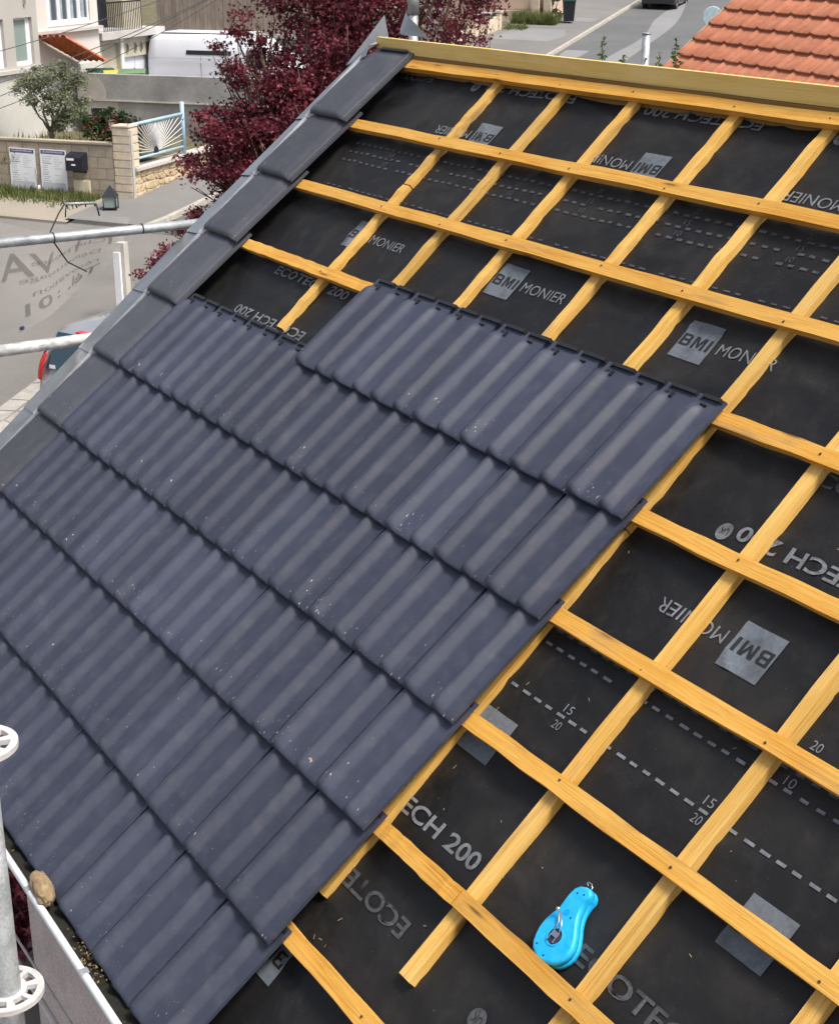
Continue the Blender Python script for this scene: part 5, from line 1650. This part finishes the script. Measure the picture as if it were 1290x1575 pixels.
def tree(name, lab, base, h_trunk, clumps, nleaf, lsize, shape, lmat, bmat, seed, r_trunk=0.14, cat='tree', twigs=5, group=None, thin=None, core=0):
    """clumps: (centre offset from base, radii)"""
    rg = random.Random(seed)
    o = empty(name, base)
    tag(o, lab, cat, group)
    mb = MB()
    fork = Vector((rg.uniform(-.1, .1), rg.uniform(-.1, .1), h_trunk))
    limb(mb, (0, 0, -0.1), fork, r_trunk, r_trunk * 0.75, rg, 5, 0.05)
    lv = MB()
    vol = [c[1][0] * c[1][1] * c[1][2] for c in clumps]
    areas = [v_ ** 0.72 for v_ in vol]
    ta = sum(areas)
    for (c, rad), ar in zip(clumps, areas):
        c = Vector(c)
        pts = limb(mb, fork + (c - fork) * 0.02, c, r_trunk * 0.45, r_trunk * 0.10, rg, 6, 0.10)
        for k in range(twigs):
            d = Vector((rg.gauss(0, 1), rg.gauss(0, 1), rg.gauss(0, 1))).normalized()
            e = c + Vector((d.x * rad[0], d.y * rad[1], d.z * rad[2])) * 0.92
            limb(mb, pts[rg.choice((3, 4, 5))], e, r_trunk * 0.12, 0.006, rg, 4, 0.12)
        n = int(nleaf * ar / ta)
        for k in range(int(core * ar / ta) if rad[0] > 0.65 else 0):
            d = Vector((rg.gauss(0, 0.3), rg.gauss(0, 0.3), rg.gauss(0, 0.3)))
            leaf(lv, c + Vector((d.x * rad[0], d.y * rad[1] + 0.25 * rad[1], d.z * rad[2])), lsize * 1.7 * rg.uniform(0.7, 1.2), rg, shape)
        # sub-clumps make light and dark masses with gaps
        subs = []
        for k in range(max(6, int(9 * ar / ta * len(clumps)))):
            d = Vector((rg.gauss(0, 1), rg.gauss(0, 1), rg.gauss(0, 1))).normalized() * rg.uniform(0.55, 1.0)
            subs.append((c + Vector((d.x * rad[0], d.y * rad[1], d.z * rad[2])), rg.uniform(0.22, 0.42)))
        for k in range(n):
            sc, sr = rg.choice(subs)
            d = Vector((rg.gauss(0, 0.55), rg.gauss(0, 0.55), rg.gauss(0, 0.42)))
            p = sc + Vector((d.x * rad[0], d.y * rad[1], d.z * rad[2])) * sr * 1.05
            if thin and thin(p): continue
            leaf(lv, p, lsize * rg.uniform(0.65, 1.25), rg, shape)
    mb.build('trunk', bmat, o)
    lv.build('crown', lmat, o)
    return o
# the big red maple between the house and the street
mc = []
def C_(x, y, z, a, b, c): mc.append(((x + 1.2, y - 24.0, z - gz(24)), (a, b, c)))
C_(-1.45, 24, 6.7, 1.15, 1.2, 0.8); C_(-0.5, 24, 7.0, 1.1, 1.2, 0.8); C_(-2.65, 23.8, 5.15, 0.75, 1.0, 0.55); C_(-1.9, 23.5, 5.6, 0.95, 1.1, 0.8); C_(-0.8, 23.6, 5.5, 1.2, 1.2, 1.0)
C_(-2.75, 23.6, 4.35, 0.72, 0.9, 0.5); C_(-1.9, 23.5, 4.2, 1.0, 1.0, 0.7); C_(-0.7, 24, 4.2, 1.2, 1.2, 0.8); C_(-1.7, 24.5, 7.7, 1.0, 1.0, 0.7); C_(-0.6, 24.5, 8.2, 1.3, 1.2, 0.8); C_(0.4, 24.4, 7.3, 1.0, 1.0, 0.8)
C_(-2.4, 23.3, 3.7, 0.7, 0.8, 0.4); C_(-1.5, 23.3, 3.2, 0.9, 0.9, 0.6); C_(-0.4, 23.6, 3.3, 1.0, 1.0, 0.7); C_(-1.5, 24.3, 6.0, 1.2, 1.1, 1.1); C_(-0.6, 24.5, 4.9, 1.2, 1.1, 1.2); C_(-2.3, 23.9, 6.0, 0.6, 0.7, 0.4)
C_(-3.0, 23.3, 3.85, 0.5, 0.6, 0.4); C_(-3.05, 23.5, 4.55, 0.55, 0.7, 0.42); C_(-3.05, 23.6, 5.25, 0.52, 0.6, 0.38); C_(-2.5, 23.4, 4.9, 0.7, 0.8, 0.6); C_(-2.72, 24, 6.2, 0.42, 0.5, 0.34); C_(-2.45, 24, 6.7, 0.5, 0.5, 0.4); C_(-3.2, 23.7, 4.9, 0.42, 0.5, 0.4); C_(-3.35, 22.5, 3.72, 0.48, 0.5, 0.34); C_(-3.65, 22.3, 3.40, 0.45, 0.5, 0.32); C_(-3.9, 22.1, 3.10, 0.36, 0.4, 0.24); C_(-3.45, 22.3, 3.05, 0.4, 0.4, 0.3)
tree('red_maple', 'large maple with dark maroon leaves beyond the gable', (-1.2, 24.0, gz(24)), 1.9, mc, 66000, 0.068, LEAF5, M_maple, M_bark, 4, 0.17, twigs=9, core=9000)
# its sparser neighbour seen over the ridge
tree('red_shrub', 'sparse maroon shrub with bare twigs behind the ridge end', (0.75, 30.0, gz(30)), 1.6,
     [((-0.5, 0, 5.1), (0.7, 0.7, 0.8)), ((0.2, 0, 5.3), (0.65, 0.6, 0.7)), ((0.55, 0, 4.9), (0.45, 0.6, 0.7)), ((-0.1, 0.2, 6.1), (0.9, 0.7, 0.5)), ((0.1, 0, 4.4), (0.8, 0.6, 0.6))], 3600, 0.085, LEAF5, M_maple, M_bark, 9, 0.08, 'shrub', 16)
tree('olive_tree', 'grey green olive tree in front of the grey house', (-10.1, 43.0, 2.35), 0.45,
     [((0.05, 0, 1.80), (0.75, 0.6, 0.55)), ((-0.6, 0, 1.35), (0.5, 0.5, 0.5)), ((0.6, 0, 1.45), (0.5, 0.5, 0.65)), ((0.55, 0, 1.95), (0.35, 0.4, 0.3)), ((0.1, 0, 1.0), (0.65, 0.5, 0.45)), ((-0.35, 0, 2.0), (0.4, 0.4, 0.3)), ((0.45, 0, 0.75), (0.4, 0.4, 0.3))], 9000, 0.10, LEAF2, M_olive, M_obark, 14, 0.09)
ph = tree('red_tipped_shrub', 'green shrub with red young shoots behind the block wall', (-8.15, 41.6, 2.2), 0.3,
     [((-0.5, 0, 0.8), (0.45, 0.4, 0.45)), ((0.0, 0, 0.95), (0.45, 0.4, 0.42)), ((0.45, 0, 0.85), (0.4, 0.4, 0.4)), ((-0.1, -0.1, 0.45), (0.7, 0.4, 0.35))], 2600, 0.11, LEAFR, M_green, M_bark, 17, 0.05, 'shrub')
lv = MB(); rg = random.Random(3)
for k in range(260):
    a = rg.uniform(-0.85, 0.85)
    leaf(lv, (a, rg.uniform(-0.45, 0.2), 0.75 + 0.5 * math.cos(a * 1.3) * rg.uniform(0.55, 1.12) - rg.random() ** 2 * 0.6), 0.10 * rg.uniform(0.7, 1.2), rg, LEAFR)
stuff(lv.build('red_shoots', M_redtip, ph))
# palms of yellow-green iris leaves behind the sunburst
def spiky(name, lab, loc, n, ln, mat, seed, spread=0.8, cat='plant'):
    o = empty(name, loc); tag(o, lab, cat)
    m_ = MB(); rg = random.Random(seed)
    for k in range(n):
        a = rg.uniform(0, 6.283); s_ = rg.uniform(0.2, spread); l = ln * rg.uniform(0.7, 1.1)
        d = Vector((math.cos(a) * s_, math.sin(a) * s_, 1)).normalized(); w = Vector((-d.y, d.x, 0)).normalized() * 0.022
        p0 = Vector((rg.uniform(-.08, .08), rg.uniform(-.08, .08), 0)); p1 = p0 + d * l * 0.6; p2 = p0 + d * l + Vector((d.x, d.y, -0.6)) * l * 0.18
        m_.add([p0 - w, p0 + w, p1 + w, p2, p1 - w], [(0, 1, 2, 4), (4, 2, 3)])
    m_.build('leaves', mat, o)
    return o
ip = PW + E2 * 1.6 - E1 * 0.9
spiky('garden_plant', 'yellow green spiky plant behind the sunburst railing', (ip.x, ip.y, 2.15), 60, 0.85, M_bright, 6)
# hedge over the far plank fence
tree('hedge_bush', 'bright green bush above the beige building ledge', (-4.2, 67.5, 3.8), 0.8, [((0, 0, 1.6), (1.1, 0.8, 0.6)), ((0.9, 0, 1.7), (1.0, 0.8, 0.6)), ((-0.9, 0, 1.8), (0.8, 0.7, 0.5))], 2200, 0.2, LEAFR, M_bright, M_bark, 31, 0.07, 'bush')
tree('garden_tree', 'green garden tree behind the far cream street wall', (2.6, 73.5, gz(73)), 1.0, [((0, 0, 2.6), (1.3, 1.2, 1.0)), ((0.9, 0, 2.2), (0.9, 0.9, 0.8)), ((-0.9, 0, 2.4), (1.0, 1, 0.9))], 2000, 0.24, LEAFR, M_green, M_bark, 33, 0.09)
tree('verge_bush', 'dark green bush beside the bin at the peach house', (6.5, 76.2, gz(76)), 0.3, [((0, 0, 0.8), (0.4, 0.4, 0.6)), ((0.1, 0, 1.4), (0.35, 0.4, 0.5))], 700, 0.14, LEAFR, M_green, M_bark, 35, 0.04, 'bush')
# young shoots standing behind the ridge
for (x, y, zt, sd, lab) in ((1.38, 12.0, 7.26, 1, 'tallest slim green sapling tip above the ridge board left of the steel pole'), (1.55, 12.05, 7.14, 2, 'tiny sapling tip just left of the steel pole'),
                            (1.815, 12.0, 7.15, 3, 'small sapling tip just right of the steel pole'), (1.955, 12.1, 7.24, 4, 'sapling tip touching the edge of the red tile roof')):
    o = empty('sapling', (x, y, 0)); tag(o, lab, 'sapling', 'sapling tips behind the ridge')
    rg = random.Random(sd)
    m_ = MB(); m_.tube([(0, 0, 0), (0.01, 0.01, zt * 0.6), (0, 0, zt - 0.02)], [0.02, 0.012, 0.003], 6); m_.build('stem', M_bark, o)
    m_ = MB()
    for k in range(150):
        t = rg.random() ** 0.7
        z = zt - 0.55 * t
        r_ = 0.012 + 0.10 * t
        a = rg.uniform(0, 6.283)
        leaf(m_, (math.cos(a) * r_ * rg.random(), math.sin(a) * r_ * rg.random(), z), 0.05 * rg.uniform(0.7, 1.3), rg, LEAF2)
    m_.build('leaves', M_bright, o)
# dark red bush at the foot of the gable corner, deep in shade beside the scaffold
tree('corner_bush', 'dark red bush in shade below the gutter beside the scaffold upright', (-2.9, 10.2, 0.0), 0.4,
     [((0, 0, 1.0), (0.9, 0.9, 0.6)), ((0.3, -0.3, 1.7), (0.8, 0.8, 0.5)), ((-0.2, 0.3, 2.3), (0.7, 0.7, 0.5)), ((-0.1, 0.2, 2.9), (0.6, 0.6, 0.45)), ((0.2, 0.1, 1.2), (1.1, 1.1, 1.0)), ((-0.5, 0.6, 2.2), (0.9, 0.9, 0.8))], 11000, 0.13, LEAF5, M_maple, M_bark, 41, 0.07, 'bush')
# grass strips
def grass(name, lab, fn, n, seed, h=0.12):
    m_ = MB(); rg = random.Random(seed)
    for k in range(n):
        p = fn(rg)
        a = rg.uniform(0, 6.283); hh = h * rg.uniform(0.4, 1.3); w = Vector((math.cos(a), math.sin(a), 0)) * 0.018
        tip = Vector((rg.gauss(0, .4) * hh, rg.gauss(0, .4) * hh, hh))
        m_.add([p - w, p + w, p + tip], [(0, 1, 2)])
    o = m_.build(name, M_grass)
    o['label'] = lab; o['category'] = 'grass'
    return stuff(o)
grass('grass_strip', 'strip of rough grass at the foot of the block wall', lambda rg: ab(rg.uniform(-9, -0.9 ), -0.10 - abs(rg.gauss(0, 0.45)), 0.05), 5200, 1, 0.2)
grass('garden_grass', 'lawn behind the block wall', lambda rg: Vector((rg.uniform(-11.5, -7.9), 0, 0)) + Vector((0, rg.uniform(41.2, 45), rg.uniform(2.15, 2.5))), 1500, 2, 0.22)
grass('pavement_grass', 'grass patch at the far street corner', lambda rg: ab(rg.uniform(-0.5, 1.6), 36.4 + abs(rg.gauss(0, .6)), 0.1), 1600, 3, 0.55)
grass('kerb_grass', 'small tuft of grass at the far wall foot', lambda rg: ab(rg.uniform(-0.3, 0.7), 34.8 + rg.gauss(0, .25), 0.1), 350, 4, 0.25)
mb = MB(); mb.grid(6, 3, lambda a, b: Vector(PW + E1 * (-9 + 8.4 * a) + E2 * (0.24 + 5.0 * b)) + Vector((0, 0, 2.28 + 0.1 * b)))
struct(mb.build('garden_ground', M_soil))
